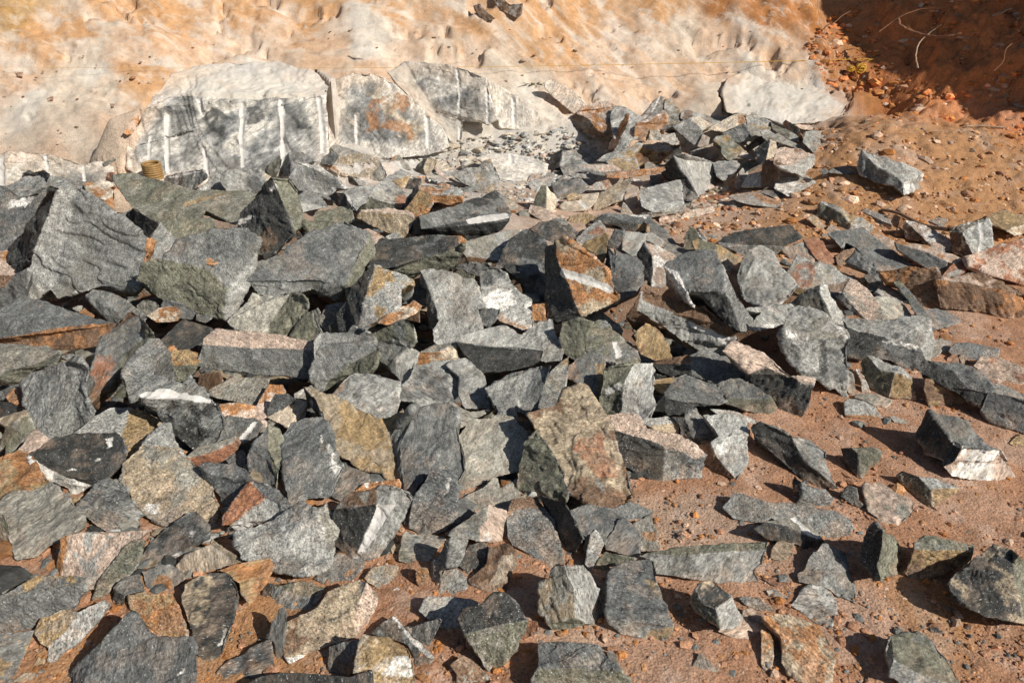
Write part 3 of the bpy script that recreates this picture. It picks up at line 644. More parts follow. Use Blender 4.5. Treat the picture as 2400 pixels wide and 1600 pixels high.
R;pointed dark rock;-75,1052 0,918 110,773 200,818 252,900 252,1062 200,1192 188,1348 150,1352 50,1292 -60,1182 110,1000;abclhij k G b|cdefghl T o
R;small creased grey rock;693,1402 710,1298 760,1248 800,1158 850,1138 960,1178 1052,1220 1042,1282 940,1342 880,1392 800,1468 720,1432;abcdefghijkl T g
R;notched dark stone;958,1162 1020,1093 1100,1108 1168,1190 1152,1242 1060,1305 1050,1212;abcdefg G k;o=20
S;thin rusty splinter with a white top;888,1392 1000,1298 1310,1263 1328,1300 1322,1352 1040,1362 920,1388;abcdefg F rw;o=40
@J
B;brown-backed block with a broad white bored band;718,182 740,-20 880,-182 1100,-217 1250,-217 1402,-165 1438,-110 1382,0 1292,130 1192,312 1120,402 1000,412 880,432 798,332 708,260 1110,-60 940,365;bcdp T nm|abpqmno G k|defghijklmqp F s;P:1100,-70/1280,-70/1232,0/1002,365/942,362/1080,40;L=the broad-banded block
R;dark egg-shaped rock;1418,30 1440,-90 1590,-358 1640,-380 1780,-370 1832,-308 1848,-150 1822,40 1750,152 1640,200 1500,202 1413,130;abcdefghijkl T b;w:1745,-170/1760,-320/1790,-300/1775,-180;L=the dark egg-shaped rock
S;pale flat stone with rusty edges;1833,-78 1960,-178 2100,-238 2180,-318 2222,-318 2242,-228 2352,-280 2425,-168 2352,-28 2200,0 1900,5;abcdefghijk T m;o=-40;r:1835,-78/1900,-60/1990,30/1900,5
@G
B;great rust-brown slab with a grey lower corner;163,680 420,600 500,478 620,428 682,450 742,560 832,690 882,780 962,1000 1072,1220 1112,1390 1092,1432 1000,1505 960,1565 800,1545 530,1372 400,1052 310,900 220,802 150,870 73,1110 63,1352 180,1422 480,1485;abcdefghijklmnopqrs T tn|srqpxwvut G o;t=.4;e:600,900/800,850/900,1050/1000,1250/800,1250/560,1000;s:780,1240/860,1340/830,1400/760,1300;L=the great rust-brown slab
S;upright blade of rock with a tan tip;238,642 260,478 320,318 450,188 520,138 528,200 492,430 412,592 250,642;abcdefgh T gm;o=20;y:440,190/520,138/528,190/480,220
R;bluish rock split by a groove;-240,430 -140,378 0,298 240,238 345,238 285,400 242,602 190,705 60,645 -110,642 100,480;abcdkij T g|defghik Q b
R;grey rock with a tan corner post;503,250 600,158 700,108 760,128 842,190 855,260 832,562 790,615 740,452 640,412 560,352 493,340;abcdefghijkl T g;y:770,200/850,200/855,260/830,600/760,590/790,400
B;pale grey block with a rough dark foot;848,270 960,228 1120,213 1282,213 1308,280 1282,482 1312,572 1272,705 1190,705 1000,692 860,685 788,590 840,400 1020,400;abcnjklm G o|cdefghijn T s;w:850,430/1010,370/1010,430/860,500;L=the rough-footed grey block
B;pink-topped block with a black side;858,700 1000,688 1150,698 1250,810 1400,848 1550,858 1702,970 1765,1040 1725,1102 1702,1225 1510,1245 1390,1275 1180,1215 1030,1142 960,1002 888,790 1200,900 1400,980 1550,1010 1660,1080;abcdefghtsrqp T p|pqrlmno F k|rsthijkl F sb;L=the pink-topped block
s;small cream block resting on a bigger one;1163,725 1280,698 1430,688 1538,740 1528,852 1330,832 1248,780 1350,765;abcdhg T s|ghdef F t;o=100
R;grey tilted block with a dark flank;1468,690 1590,658 1690,618 1762,720 1905,862 1872,902 1830,922 1690,948 1560,852 1538,760 1660,880 1590,700;alkhij G k|bcdekl T g|kefgh F o;o=60
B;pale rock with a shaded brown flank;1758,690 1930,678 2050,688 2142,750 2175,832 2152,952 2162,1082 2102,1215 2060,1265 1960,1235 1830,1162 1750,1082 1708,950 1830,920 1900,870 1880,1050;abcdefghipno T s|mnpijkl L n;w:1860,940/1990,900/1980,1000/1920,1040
R;peaked grey rock with a black underside;1318,640 1410,468 1500,348 1600,298 1640,328 1850,398 1955,480 1965,542 1890,580 1700,595 1460,695 1418,640 1425,520 1560,545;bcdefghinm T g|mnijkl F k|abml L b
S;tan flat stone;1298,350 1490,328 1492,372 1380,482 1298,430;abcde T y
s;black pebble;1308,292 1420,318 1355,348 1312,335;abcd G k
R;wide grey rock with a brownish end;1288,205 1440,168 1640,128 1720,98 1830,93 1920,138 2080,153 2135,200 2122,332 2090,335 1900,375 1850,405 1800,362 1660,302 1500,322 1380,282 1650,210;abcq T n|aqnop G k|cdefghijklmnq T g;L=the wide brown-ended rock
s;pale chip beside a grey rock;1948,482 1870,412 2020,418 2002,502 1970,572;abcde T s
R;olive-footed grey rock;1898,400 2000,353 2130,343 2250,418 2352,488 2442,602 2400,672 2230,652 2080,602 1950,562 1980,522 2352,530;abcdelk T g|klefghij F o
S;pale flat stone on the soil;1818,622 1960,628 2100,658 2252,730 2202,815 2140,752 1930,692;abcdefg T s
R;dark crumbly rock at the foot of a brown slab;488,1442 540,1378 660,1398 760,1430 860,1428 960,1408 1005,1480 960,1585 600,1585;abcdefghi G ok
s;reddish crumbly stone at a slab foot;778,1462 870,1428 1000,1438 995,1522 940,1590 800,1590;abcdef F e
R;dark olive stone in a gap;436,-30 470,-172 600,-203 745,-170 692,-60 682,102 600,192 478,102;abcdefgh G o
R;rounded dark rock with a white bored mark;663,60 690,-42 740,-122 800,-192 870,-182 962,-80 1040,10 1132,80 1178,160 1168,212 1060,218 930,192 840,172 718,102;abcdefghijklmn T og;P:918,10/970,8/1012,130/958,152
R;rusty brown block;1143,30 1150,-102 1230,-162 1332,-120 1412,0 1472,140 1420,178 1300,168 1188,112;abcdefghi F yn
@C
R;big pale broken rock;98,1500 240,1398 372,1363 402,1500 472,1652 450,1735 300,1752 180,1705 98,1602;abcdefghi T s
R;dark stone in deep shade;638,1352 800,1288 902,1350 1022,1460 982,1562 900,1472 770,1402;abcdefg T mg
B;rusty triangular boulder crossed by a white bored band;340,860 420,648 490,628 620,718 802,850 882,940 932,1080 992,1130 992,1182 960,1225 640,1322 430,1372 370,1388 328,1100 440,860 540,1060;abopklmn L k|bcdefghijkpo F rt;t=.45;P:445,898/520,910/700,970/900,1050/942,1092/900,1125/780,1072/500,992/453,980;L=the banded rusty triangle
R;rounded grey block with a dark side;845,900 880,688 940,718 1080,788 1192,830 1213,890 1202,1022 1102,1132 990,1192 985,1132 930,1072 950,770;ablk L k|blcdefghijk T b;o=-30
R;pink-banded stone with a black side;1163,752 1222,678 1330,708 1480,758 1525,810 1420,862 1402,912 1475,1002 1392,1065 1280,1055 1210,902 1290,790 1300,930;ablmjk L k|bcdefghijml T pw
B;dark blocky boulder with a white side edge;1403,880 1520,808 1700,768 1850,758 1932,880 2052,1110 2213,1390 2190,1445 2090,1465 1990,1415 1870,1272 1740,1132 1620,1115 1540,940 1690,1245 1638,1232 1955,1105;abcdeqlmn T b|lqijk G k|efghiq R g|anmop G w;L=the white-edged dark boulder
B;long tilted slab with a brown top and white bored edge;1063,1335 1140,1238 1210,1118 1240,1078 1330,1140 1500,1198 1700,1258 1850,1328 2000,1440 2033,1520 2033,1625 1950,1705 1780,1675 1560,1562 1420,1442 1240,1422 1130,1402 1220,1200 1480,1310 1750,1450 1180,1300;cdefghijtsr T n|crstjklmnou F s|abcuopq D n;P:1610,1392/1760,1436/2000,1536/2012,1600/1850,1530/1640,1440;L=the brown-topped tilted slab
B;light rounded boulder with a streaked shady side;2078,960 2110,858 2180,728 2300,698 2400,770 2452,860 2618,1055 2552,1142 2440,1225 2300,1245 2150,1185 2108,1062 2150,990 2250,800;abcnmlk Q g|cdefghijklmn T s;L=the light rounded boulder
s;cream wedge in shade;1903,822 1970,788 2042,870 2002,962 1950,902;abcde F c
R;dark rock with a stepped top;178,540 250,488 400,448 470,438 542,500 602,560 592,622 430,645 320,685 310,622 228,582;abcdefghijk T kg
R;pale rock with a red patch;588,622 700,518 800,468 852,528 855,592 790,602 700,652 620,695;abcdefgh T s;e:700,570/800,510/860,550/840,590/720,590
S;ochre leaning plate;628,702 700,638 870,568 888,600 862,782 830,875 790,832 758,762;abcdefgh G yo
R;dark square stone;888,642 950,538 1030,548 1022,682 1010,742 880,692;abcdef G b
R;light square stone;1013,722 1040,558 1200,578 1232,640 1182,782 1100,782;abcdef T s
s;small red-tipped flat stone;1228,655 1300,600 1392,682 1330,700;abcd T r
S;pale flat plate;1198,582 1290,568 1402,650 1362,705 1240,642;abcde T s
S;shaded grey plate;1388,702 1460,668 1705,762 1500,805 1400,732;abcde T g
B;big dark slab with a pale edge;-165,910 -20,640 60,588 130,548 230,578 302,650 312,802 302,1205 170,1185 100,1102 80,1002 -60,900;abcdefghijkl T kb;L=the big dark slab
@B
R;white-dusted rock with a rusty foot;2058,960 2100,908 2200,898 2300,958 2402,1110 2512,1182 2548,1432 2490,1475 2352,1415 2240,1382 2150,1290 2088,1182 2078,1050 2180,1060;abcdnm G g|ndefghijklm T sw;r:2230,1300/2352,1380/2500,1430/2490,1475/2340,1420/2200,1380
@C
s;orange knob of stone;178,1232 300,1213 313,1350 290,1385 188,1375;abcde F r
s;brown knob of stone;308,1212 362,1228 373,1322 300,1355;abcd G n
R;grey blocky stone;438,1542 470,1398 600,1368 762,1408 702,1482 640,1565 560,1660 460,1640;abcdefgh T g
@C
S;flat dark slab with an ochre end;743,467 830,393 1060,398 1282,408 1272,490 1230,572 1140,578 1030,543 960,502 1000,450 1150,490;bcdekj T b|abjkghi F k|kefg F y;w:1060,400/1270,403/1230,440;L=the ochre-ended dark slab
S;blue-grey plate sloping away;1278,430 1330,488 1430,558 1513,672 1440,695 1350,692 1290,642 1268,520;abcdefgh T g
S;clean light grey block like a paving stone;1163,190 1290,148 1540,88 1562,140 1592,318 1550,375 1290,430 1168,392 1190,330 1575,310 1300,385;abcdjki T s|hkjefg F m;o=30;L=the clean light grey block
R;ochre crusted stone;518,462 540,418 600,398 690,393 785,430 740,485 600,495;abcdefg T y
R;pink earthy rock;148,382 180,313 280,338 400,398 510,430 430,490 300,470;abcdefg T p
s;pink flat shard;1348,442 1400,398 1510,393 1522,440 1450,482 1350,478;abcdef T pe
S;long tan shard;1543,432 1600,368 1850,328 1865,370 1700,425 1570,448;abcdef T pc
@V2
B;grey block split by a crack and shaded on one side;5,1020 160,878 300,858 540,930 622,960 673,1110 642,1225 450,1345 350,1415 285,1405 228,1170 130,1140 250,1050 340,1150;abmnhijkl L k|bcdefghnm R s;L=the cracked two-toned block
@V1
R;cream boulder with a dark brown front;1000,400 1070,320 1240,215 1400,210 1530,270 1480,350 1502,520 1430,602 1240,632 1120,572 1008,490 1060,345 1200,410 1310,552;bcdefgnml T pr|almnghijk L n;o=-60;L=the cream and brown boulder
R;pale grey hunched rock;1468,390 1530,258 1640,275 1882,412 1790,472 1780,642 1720,675 1520,642;abcdefgh T sg;o=-40
R;reddish-brown fin of rock;1448,762 1600,470 1640,373 1692,358 1712,480 1692,722 1590,802 1515,787 1680,460;abcdih L r|idefgh F s;L=the red-brown fin
R;tall blue-grey stone;1848,382 1960,248 2070,138 2132,168 2142,272 2100,322 1880,412;abcdefg T b;o=-60;w:2040,180/2070,140/2080,150/2000,300/1970,330
R;tan rock behind a rust block;2128,270 2150,178 2220,198 2358,360 2332,432 2150,482;abcdef T my;o=-60
R;rust block with a pale top;1758,652 1780,490 1830,450 2100,318 2125,350 1890,460 2155,395 2152,472 2112,592 2090,562 1940,602 1900,692;cdef T p|abcfeghijkl F rn;o=-20;L=the rust block
s;cream cube of stone;1928,672 1950,538 2052,538 2092,600 2097,672;abcde F cs
s;square grey stone;2088,602 2240,573 2314,702 2230,735 2100,692;abcde T s
S;slanted grey slab with a straight edge;838,982 880,778 1000,788 1365,840 1290,915 1200,982 1110,985 1080,1035 870,992;abcdefghi T gs
R;shaded blue-grey stone;678,962 770,848 882,785 842,995 740,1035;abcde L b
R;pale slab with an ochre face;1418,932 1560,828 1700,768 1832,688 1835,742 1752,832 1814,1002 1790,1055 1640,1055 1440,962;abcdefghij T sy;y:1430,930/1560,880/1680,930/1760,900/1810,1000/1790,1055/1640,1050
S;grey wedge-shaped plate;1306,922 1400,848 1600,778 1565,832 1430,935;abcde T g
R;grey rock with an undercut olive front;1748,872 1830,768 1930,718 2080,708 2222,758 2233,802 2160,875 2000,952 1830,995 1788,942 1930,788 2030,820;bcdeflk T s|abklfghij F yn;r:1750,870/1830,810/1840,920/1800,960
S;pinkish board-like slab;1088,990 1150,970 1485,973 1594,1042 1360,1060 1594,1077 1362,1103 1090,1035;abcde T p|aedfgh F g;o=60;L=the pinkish board-like slab
S;long orange board-like slab;1428,1078 1650,1048 2112,998 2118,1042 2000,1085 1650,1133 1438,1133;abcdefg F r;o=80;L=the orange board-like slab
S;pale flat slab fringed with pink;448,1192 700,1128 860,1108 1002,1130 800,1232 520,1305 500,1252;abcdefg T sp
S;whitish flat slab in shade of a board;908,1162 1080,1078 1300,1108 1262,1192 1180,1225 1030,1175;abcdef T s
s;dusky pink flat stone;438,1172 500,1078 655,1078 562,1185;abcd T p
s;pale flat chip;558,1182 640,1108 770,1058 792,1102 700,1142;abcde T s
s;grey stone under a plate;848,1012 960,988 1105,1062 1000,1115 890,1092;abcde T g
s;shaded brown pebble;756,1042 860,1008 872,1092 790,1105;abcd T k
s;thin grey sliver;798,1152 930,1073 948,1097 840,1168;abcd T g;o=40
R;rounded dark grey stone;753,1202 900,1148 1100,1158 1185,1230 1102,1335 920,1382 830,1432 788,1332;abcdefgh T b
S;light stone with a pinkish tip;1158,1282 1290,1188 1430,1158 1473,1222 1420,1292 1330,1313 1200,1312;abcdefg T se
R;ridged rock with a bright cream side;508,1462 580,1308 630,1238 690,1238 803,1370 792,1452 750,1575 680,1585 680,1420;abcdih G o|defghi R c
s;small rusty stone resting on another;918,1362 1000,1313 1118,1345 1112,1388 950,1418;abcde T y;o=60
S;long cream slab with a white bored end;838,1482 900,1428 1110,1328 1325,1318 1290,1422 1230,1492 1180,1533 900,1552;abcdefgh T c;P:1060,1410/1112,1408/1198,1502/1150,1512;L=the cream slab
R;long tan leaning rock;1256,1502 1300,1368 1480,1238 1650,1128 1710,1113 1724,1160 1640,1302 1600,1402 1480,1452 1380,1502 1280,1538;abcdefghijk T tm;L=the long tan leaning rock
R;pinkish upright stone;1638,1382 1690,1258 1740,1223 1814,1270 1780,1342 1810,1422 1740,1540 1660,1480;abcdefgh T ps
s;triangular grey stone;1585,1540 1620,1418 1755,1575 1600,1590;abcd F m
R;dark stone with a salmon end;1948,1202 1960,1108 2080,1088 2214,1120 2245,1182 2100,1205 1980,1245;abcfg F g|cdef F pr
s;shaded brownish stone;1818,1242 1950,1198 1963,1262 1830,1305;abcd T m
s;whitish chip in shade;1728,1142 1800,1148 1903,1190 1880,1205 1750,1182;abcde T w
s;grey stone behind an orange board;1878,962 1920,928 2055,990 2010,1025 1880,1033;abcde T s
@V2
R;long pale rock with a rusty dark end;256,332 380,268 500,233 680,248 824,330 812,412 620,473 480,392 290,422 248,402;abcdefghij T s;o=-40;n:250,400/290,320/390,300/380,390/290,422;y:700,285/770,300/800,330/720,320
R;three-sided grey rock with a tan corner;26,552 100,488 350,408 450,388 618,490 500,552 480,662 390,725 150,512;abci T k|cdef T c|icfgh F g
s;thin bluish plate on edge;148,518 392,717 350,725 215,725;abcd L b
R;white-crusted rock with a rusty end;576,532 680,468 900,358 1034,358 1034,472 900,502 760,563 620,543;abcdefgh T c;r:930,365/1034,360/1034,475/950,482
R;pale rock with an ochre lower edge;1038,380 1180,368 1290,428 1385,490 1383,533 1200,553 1060,483;abcdefg T sc;o=-20;y:1060,470/1200,500/1383,525/1200,553
R;dark block with a lit edge;748,592 930,498 1020,478 1104,620 1080,645 950,705 870,663;abcdefg G g
S;tan layered slab;1000,482 1090,488 1265,560 1252,612 1110,633 1050,562;abcdef T m
S;grey slanting slab with a pale end;1348,440 1390,488 1600,568 1694,650 1630,693 1560,663 1370,542;abcdefg T o;s:1580,570/1694,650/1630,693/1565,660
S;rust-faced slab on edge;1498,460 1530,428 1680,518 1745,692 1690,683 1620,592 1500,502;abcdefg L eo
s;pink flat stone near a slab;1618,482 1780,463 1874,530 1820,553 1700,533;abcde T p
R;stubby pale stone at the pile end;1736,692 1770,578 1850,548 2004,590 2003,662 1930,752 1870,823 1810,773;abcdefgh T sm
S;long tan-edged slab sloping down;1228,572 1310,538 1400,598 1680,728 1835,822 1780,812 1420,690 1390,760 1260,642;abcdefghi T m;n:1300,640/1420,690/1420,780/1380,760
R;block with a brown-stained top;1376,942 1430,778 1500,758 1700,788 1830,848 1884,870 1883,942 1720,1115 1680,1095 1420,985 1640,970;abcdekj T pn|jkefghi R s;L=the brown-stained block
R;grey rock with a cream side;1186,922 1160,798 1250,718 1330,673 1408,710 1403,862 1280,923 1210,973 1310,800;abcdih L g|idefgh R c
S;long black slab;1008,792 1100,698 1230,618 1284,628 1273,682 1100,793 1040,815;abcdefg G k
R;ochre-shouldered rock with a pink tail;648,682 690,638 810,608 890,678 1000,798 1134,890 1120,915 930,855 860,922 800,902 740,832 738,752;abcdehijkl T oy|efgh T p
s;white-edged sliver;508,872 600,838 755,838 700,892 560,908;abcde T sw
s;flat grey sliver;318,792 450,768 595,788 560,833 360,852;abcde T s
s;pinkish crumb of stone;428,752 500,598 605,638 580,722 480,762;abcde F p
s;salmon crumb of stone;588,722 610,648 685,638 660,743;abcd F p
s;black stone in shade;98,742 220,728 265,872 40,952 20,880;abcde G k
R;dark grey flat-fronted stone;636,962 700,928 935,928 954,980 900,1063 780,1185 680,1115;abcdefg T b
s;light angular stone;936,1082 990,1008 1050,1028 1070,1112 1000,1155;abcde T s
R;olive curled stone;926,972 1130,908 1194,980 1130,1043 1050,1073 960,1042;abcdef G o
R;brown stone with a cream facet;756,1202 830,1128 930,1078 974,1130 963,1242 920,1305 800,1235 910,1180;abchfg L n|cdefh R c
R;tall brown-and-grey rock;986,1232 1060,1108 1220,1048 1250,928 1372,958 1424,1060 1423,1232 1350,1280 1200,1245 1210,1150;abcji Q s|cdefghij F n
S;white-topped flat slab;1396,1262 1430,1138 1790,1118 1926,1150 1850,1213 1700,1293 1560,1355;abcdefg T sw
S;small dark flat slab;1206,1312 1250,1278 1480,1308 1494,1362 1430,1395;abcde T b
S;grey and orange broken slab;816,1362 950,1328 1100,1328 1160,1308 1485,1440 1463,1515 1280,1483 1080,1463 960,1433;abcdefghi T s;r:1090,1330/1180,1310/1450,1430/1460,1475/1300,1450/1200,1400
s;grey pebble beside a flat slate;1938,1052 1980,1018 2045,1038 2030,1085 1980,1090;abcde T b
S;dark slate lying on orange soil;2028,1062 2130,1003 2290,986 2400,1020 2410,1078 2230,1085;abcdef T b
s;flat pink stone beside a long block;2176,1112 2280,1078 2410,1090 2385,1172 2290,1155;abcde T p
R;half-buried stone with a dark side;508,102 570,58 670,78 740,58 743,152 680,215 590,205;abcfg T t|cdef L k
@T2
K;low dusty white mound of bedrock with dark flecks;270,650 300,545 450,485 700,480 900,520 1080,600 1155,700 1100,790 980,835 700,860 560,810 430,800 300,770;abcdefghijklm T u;t=.4;k=1.012;k:440,690/470,690/450,780/435,780;k:560,650/620,640/640,700/570,700;k:480,750/520,745/525,800/480,800
s;rusty pebble on the white mound edge;1024,622 1045,616 1058,628 1042,640;abcd T r
s;grey-green clod on the mound edge;1000,575 1030,568 1058,585 1050,602 1020,598;abcde T o
s;brownish clod by the white mound;1110,645 1145,632 1165,655 1140,675;abcd T o
R;long squared block alone on the orange soil;1213,1152 1250,1043 1330,1060 1500,1130 1638,1185 1637,1252 1600,1292 1520,1345 1450,1272 1330,1252 1238,1202 1340,1150 1480,1222 1510,1262;bcdenml T s|ablmnhijk L g|nefgh R sw;L=the lone long block
@D
B;long block with a tan-streaked top;443,412 490,288 560,288 700,370 860,430 952,490 958,532 930,565 820,552 740,555 618,502 670,388 760,490;bcdefgml T sy|ablmjk L o|mghij F s;L=the tan-streaked block
S;ochre slab leaning on a block;358,430 420,403 532,510 500,555 400,482;abcde T yp;o=20
S;pale plate with a rusty corner;858,370 900,348 1000,388 1100,430 1144,500 1130,553 1040,503 930,433 1050,462;abcdei T s|aiefgh L b;r:1060,480/1140,500/1130,553/1060,510
R;orange angular stone;1088,430 1130,388 1262,440 1272,492 1200,535 1140,483;abcdef G r
s;dark tilted slate on orange soil;1478,465 1640,378 1663,440 1610,525;abcd T g
R;pink-topped grey block;1248,522 1270,458 1350,468 1560,558 1600,588 1704,660 1713,755 1640,755 1540,725 1400,645 1288,625 1330,520;bcdefil T pw|ablijk L n|fghi F s
R;ochre block with a white end;1998,430 2150,368 2352,408 2420,480 2400,565 2260,595 2200,552 2058,492 2240,520;abcdigh T y|idefg R c
R;white-ended block with a bored line;1668,562 1700,528 2030,438 2054,500 2073,682 1980,745 1890,775 1830,795 1700,745 1678,642 1790,570;abck T m|akghij L n|kcdefg F s;P:1930,455/1990,465/1970,560/2012,700/1920,762/1960,640/1938,560;L=the white-ended block
B;rust-red flat slab;1828,802 2000,728 2150,688 2352,628 2420,640 2420,1070 2352,1055 2200,1005 1990,932 1848,872;abcdefghij T ep;L=the rust-red slab
B;long rust-brown beam of rock;1556,1012 1740,998 1880,938 2050,978 2250,1068 2420,1150 2420,1330 2260,1355 2050,1312 1850,1275 1600,1255 1820,1040 2100,1090 2420,1185;abcdefnml T pn|almnghijk F nr;o=40;L=the rust-brown beam
R;dark rust-stained square block;1028,932 1180,918 1290,893 1400,898 1530,883 1564,970 1594,1255 1430,1265 1350,1205 1250,1055 1100,1025;abcdefghijk G nr;L=the dark rust-stained block
S;big sparkling grey slab sloping down;538,582 640,558 830,538 890,518 960,598 1080,688 1385,892 1290,905 1180,922 1020,935 960,872 800,702 720,662 680,715 618,642;abcdefghijklmno T gb;t=.3;L=the sparkling sloped slab
R;brown crusty stone on a sloped slab;648,872 618,790 700,728 828,700 800,772 690,865;abcdef T n;o=60
R;brick-red stone;328,642 400,628 500,648 540,718 643,812 620,835 550,865 480,845 420,782;abcdefghi T e
R;pale stone with a pink face;110,717 210,688 340,658 370,708 440,790 505,855 380,835 240,835;abcdefgh T ps
s;cream and orange flake;488,592 580,488 684,560 560,572 540,645;abcde T p
S;cream splinter with rusty tip;943,577 1010,578 1150,638 1208,755 1090,705;abcde T pr
S;long slab with a salmon top and olive side;1168,662 1210,643 1450,688 1600,748 1824,820 1720,852 1640,902 1570,995 1480,905 1300,802 1188,725 1650,840 1480,760;abcdeflm T pr|amlghijk G b
S;rusty plate under a long slab;1568,1002 1700,848 1830,808 1854,850 1800,942 1740,1005;abcdef T es
R;bluish rock with a pale slanted top;723,842 790,768 800,738 980,858 1050,998 1078,1082 1010,1115 940,1065 870,965 920,932;abcdefghij G b;s:800,740/980,858/1050,998/1060,1050/920,940/830,820
R;pale rock with a round rust stain;188,932 280,778 420,848 560,868 700,948 758,1010 740,1085 590,1145 540,1065 480,1045 380,1095 290,1075 218,1002;abcdefghijklm T sm;e:210,960/260,862/330,832/420,870/440,960/390,1060/300,1080/230,1010;s:280,920/340,880/390,930/380,1000/310,1010;n:545,1060/750,1005/740,1085/590,1145;o=-20;L=the ring-stained rock
S;long pink slab with a dark side;618,1152 680,1118 750,998 800,998 920,1098 1000,1208 1135,1385 1000,1390 870,1375 748,1272 900,1368;bcdefghk T pm|abkij L g;L=the long pink slab
R;black triangular rock with a light edge;168,1232 300,1148 480,1048 540,1058 600,1198 694,1370 680,1405 600,1395 540,1375 400,1295 480,1140;abckhij G k|cdefghk R s
S;blue-grey low slab;1438,1282 1540,1263 1660,1288 1774,1372 1750,1405 1560,1455 1480,1475;abcdefg T b
R;small slanted grey stone;978,1132 1060,1048 1180,1098 1284,1192 1240,1245 1100,1173;abcdef T s
S;narrow olive plank of stone;1148,1022 1210,1008 1290,1088 1420,1248 1505,1405 1400,1405 1350,1305 1270,1172;abcdefgh T bo;o=60;L=the olive plank of stone
R;muddy grey stone;968,1162 1100,1158 1260,1248 1344,1362 1000,1385;abcde T m
B;striped block with a flat top;166,1382 200,1288 270,1263 380,1278 500,1328 610,1398 680,1428 733,1530 728,1802 698,2085 600,1985 560,1995 450,1915 350,1895 288,1842 218,1762 138,1632 138,1500 320,1560 500,1550 320,1740;abcdefghtsr T sm|rsuopq Q g|sthijklmnou F sg;k:470,1560/530,1560/545,1700/530,1900/470,1880/490,1700;w:150,1500/180,1480/330,1570/325,1660/290,1620;w:640,1430/690,1440/735,1530/725,1580/680,1500;L=the striped flat-topped block
B;stepped dark block with a white-frosted edge;698,1352 870,1373 1000,1388 1250,1358 1442,1358 1474,1420 1488,1602 1452,1762 1400,1815 1290,1815 1120,1745 980,1715 880,1725 733,1695 733,1440 1080,1540 1060,1570 1400,1640;abcdefrpo T sg|opqlmn F k|pqlkjihr F b|rfgh R s;w:1060,1565/1140,1560/1380,1600/1402,1640/1130,1590;L=the white-frosted block
@H
B;blue-black boulder with a sloped top;1393,262 1450,188 1480,168 1730,203 1870,238 2000,328 2053,420 2043,482 2022,563 1970,595 1880,565 1780,503 1640,423 1500,343 1418,302 1700,270 1850,440;cdefghqp T b|abcpqhijklmno G k;L=the blue-black boulder
R;dark rock with an ochre end face;848,202 920,138 1040,158 1150,218 1215,228 1313,350 1343,523 1180,518 1110,498 990,473 928,392 1160,285 1040,275;bcdeflm T s|abmlijk L o|lfghi F y;L=the ochre-ended dark rock
s;cream strip of stone standing on edge;803,252 840,248 900,350 943,473 860,478 853,372;abcdef F pw
s;slim grey stone beside a striped block;703,282 730,238 790,318 808,462 790,503 740,473 713,432;abcdefg F m
s;flat brownish stone;728,132 800,138 905,160 780,205;abcd T m
R;ochre stone under a blue-black boulder;1438,432 1450,348 1520,348 1660,428 1793,533 1760,575 1600,600 1480,585;abcdefgh F ny;o=-40
R;pink and white mottled rock;1888,222 1960,148 2080,128 2200,178 2380,270 2385,380 2250,390 2050,375 1978,292;abcdefghi T ep
S;pale sliver in shade;2058,392 2110,383 2250,438 2390,520 2385,565 2250,523 2058,463;abcdefg T s
B;dark navy block at the frame edge;1958,640 2028,478 2200,508 2420,558 2420,870 2250,805 2050,745;abcdefg G b;L=the navy block
S;flat blue-grey slab on red soil;1658,92 1720,8 1900,18 2124,65 2113,132 2000,153 1850,183 1700,132;abcdefgh T b
s;light cube-like stone;1478,2 1600,-32 1693,0 1662,102 1560,92;abcde T s
s;muddy grey small stone;1478,82 1560,38 1597,90 1520,168 1473,162;abcde T m
s;brick-red small stone;1638,152 1720,108 1757,150 1752,213 1640,182;abcde T e
s;small black stone;1748,142 1790,108 1853,190 1780,218;abcd T k
S;flat pale stone with a bright rust lip;696,577 720,528 830,533 990,598 1054,702 965,722 713,692 703,672 940,672;abcdeih T s|hiefg F r;L=the rust-lipped stone
S;low tan slab;793,512 820,478 1000,483 1123,530 1138,562 1070,608 990,593 880,543;abcdefgh T m
s;small flat tan stone;1118,692 1150,678 1250,718 1294,742 1260,763 1160,743;abcdef T m
B;sloped block with a rosy-brown striped end;1388,852 1490,658 1680,698 1850,743 1902,850 2002,930 2133,990 2203,1080 2238,1225 2100,1265 1900,1255 1700,1225 1618,1142 1608,1082 1478,1022 1700,930 1790,970 1720,1100 1950,1000;bcdefgsqp T gb|abpqrmno L k|qsghijklmr F pw;L=the rosy-ended sloped block
R;dark three-cornered stone alone on the soil;678,992 760,978 980,983 1034,1020 1023,1092 940,1143 900,1213 860,1255 820,1245 738,1132 830,1040;abkhij L k|bcdefghk F o;L=the three-cornered stone
R;long pebbly-ended rock with an ochre facet;1193,1242 1250,1193 1380,1238 1560,1268 1744,1347 1700,1395 1540,1495 1500,1505 1400,1455 1280,1343 1500,1370 1540,1350;abckhij L o|cdelk T s|klefgh F y
B;long leaning dark rock with a bright side;-135,800 -50,753 60,788 200,848 400,908 442,950 538,1010 518,1122 573,1242 634,1338 440,1335 250,1215 100,1085 0,988 -110,882 330,1090;defghijp T sg|abcdpjklmno G k;L=the long leaning dark rock
R;dark knobbly stone;238,1442 233,1318 250,1238 310,1288 460,1348 520,1358 593,1440 560,1495 470,1515 330,1495 270,1485 330,1400;abcdlk L k|defghijkl F g
R;small striated grey stone;668,1422 730,1328 820,1348 833,1452 878,1502 850,1545 730,1465;abcdefg G g
R;pinkish curved-edged rock;876,1342 900,1303 1040,1308 1190,1398 1334,1480 1323,1572 1250,1645 1050,1705 1000,1605 928,1562;abcdefghij T pm;L=the pinkish curved-edged rock
R;orange stone at the frame edge;2218,932 2280,868 2420,848 2420,985 2280,975;abcde T yn
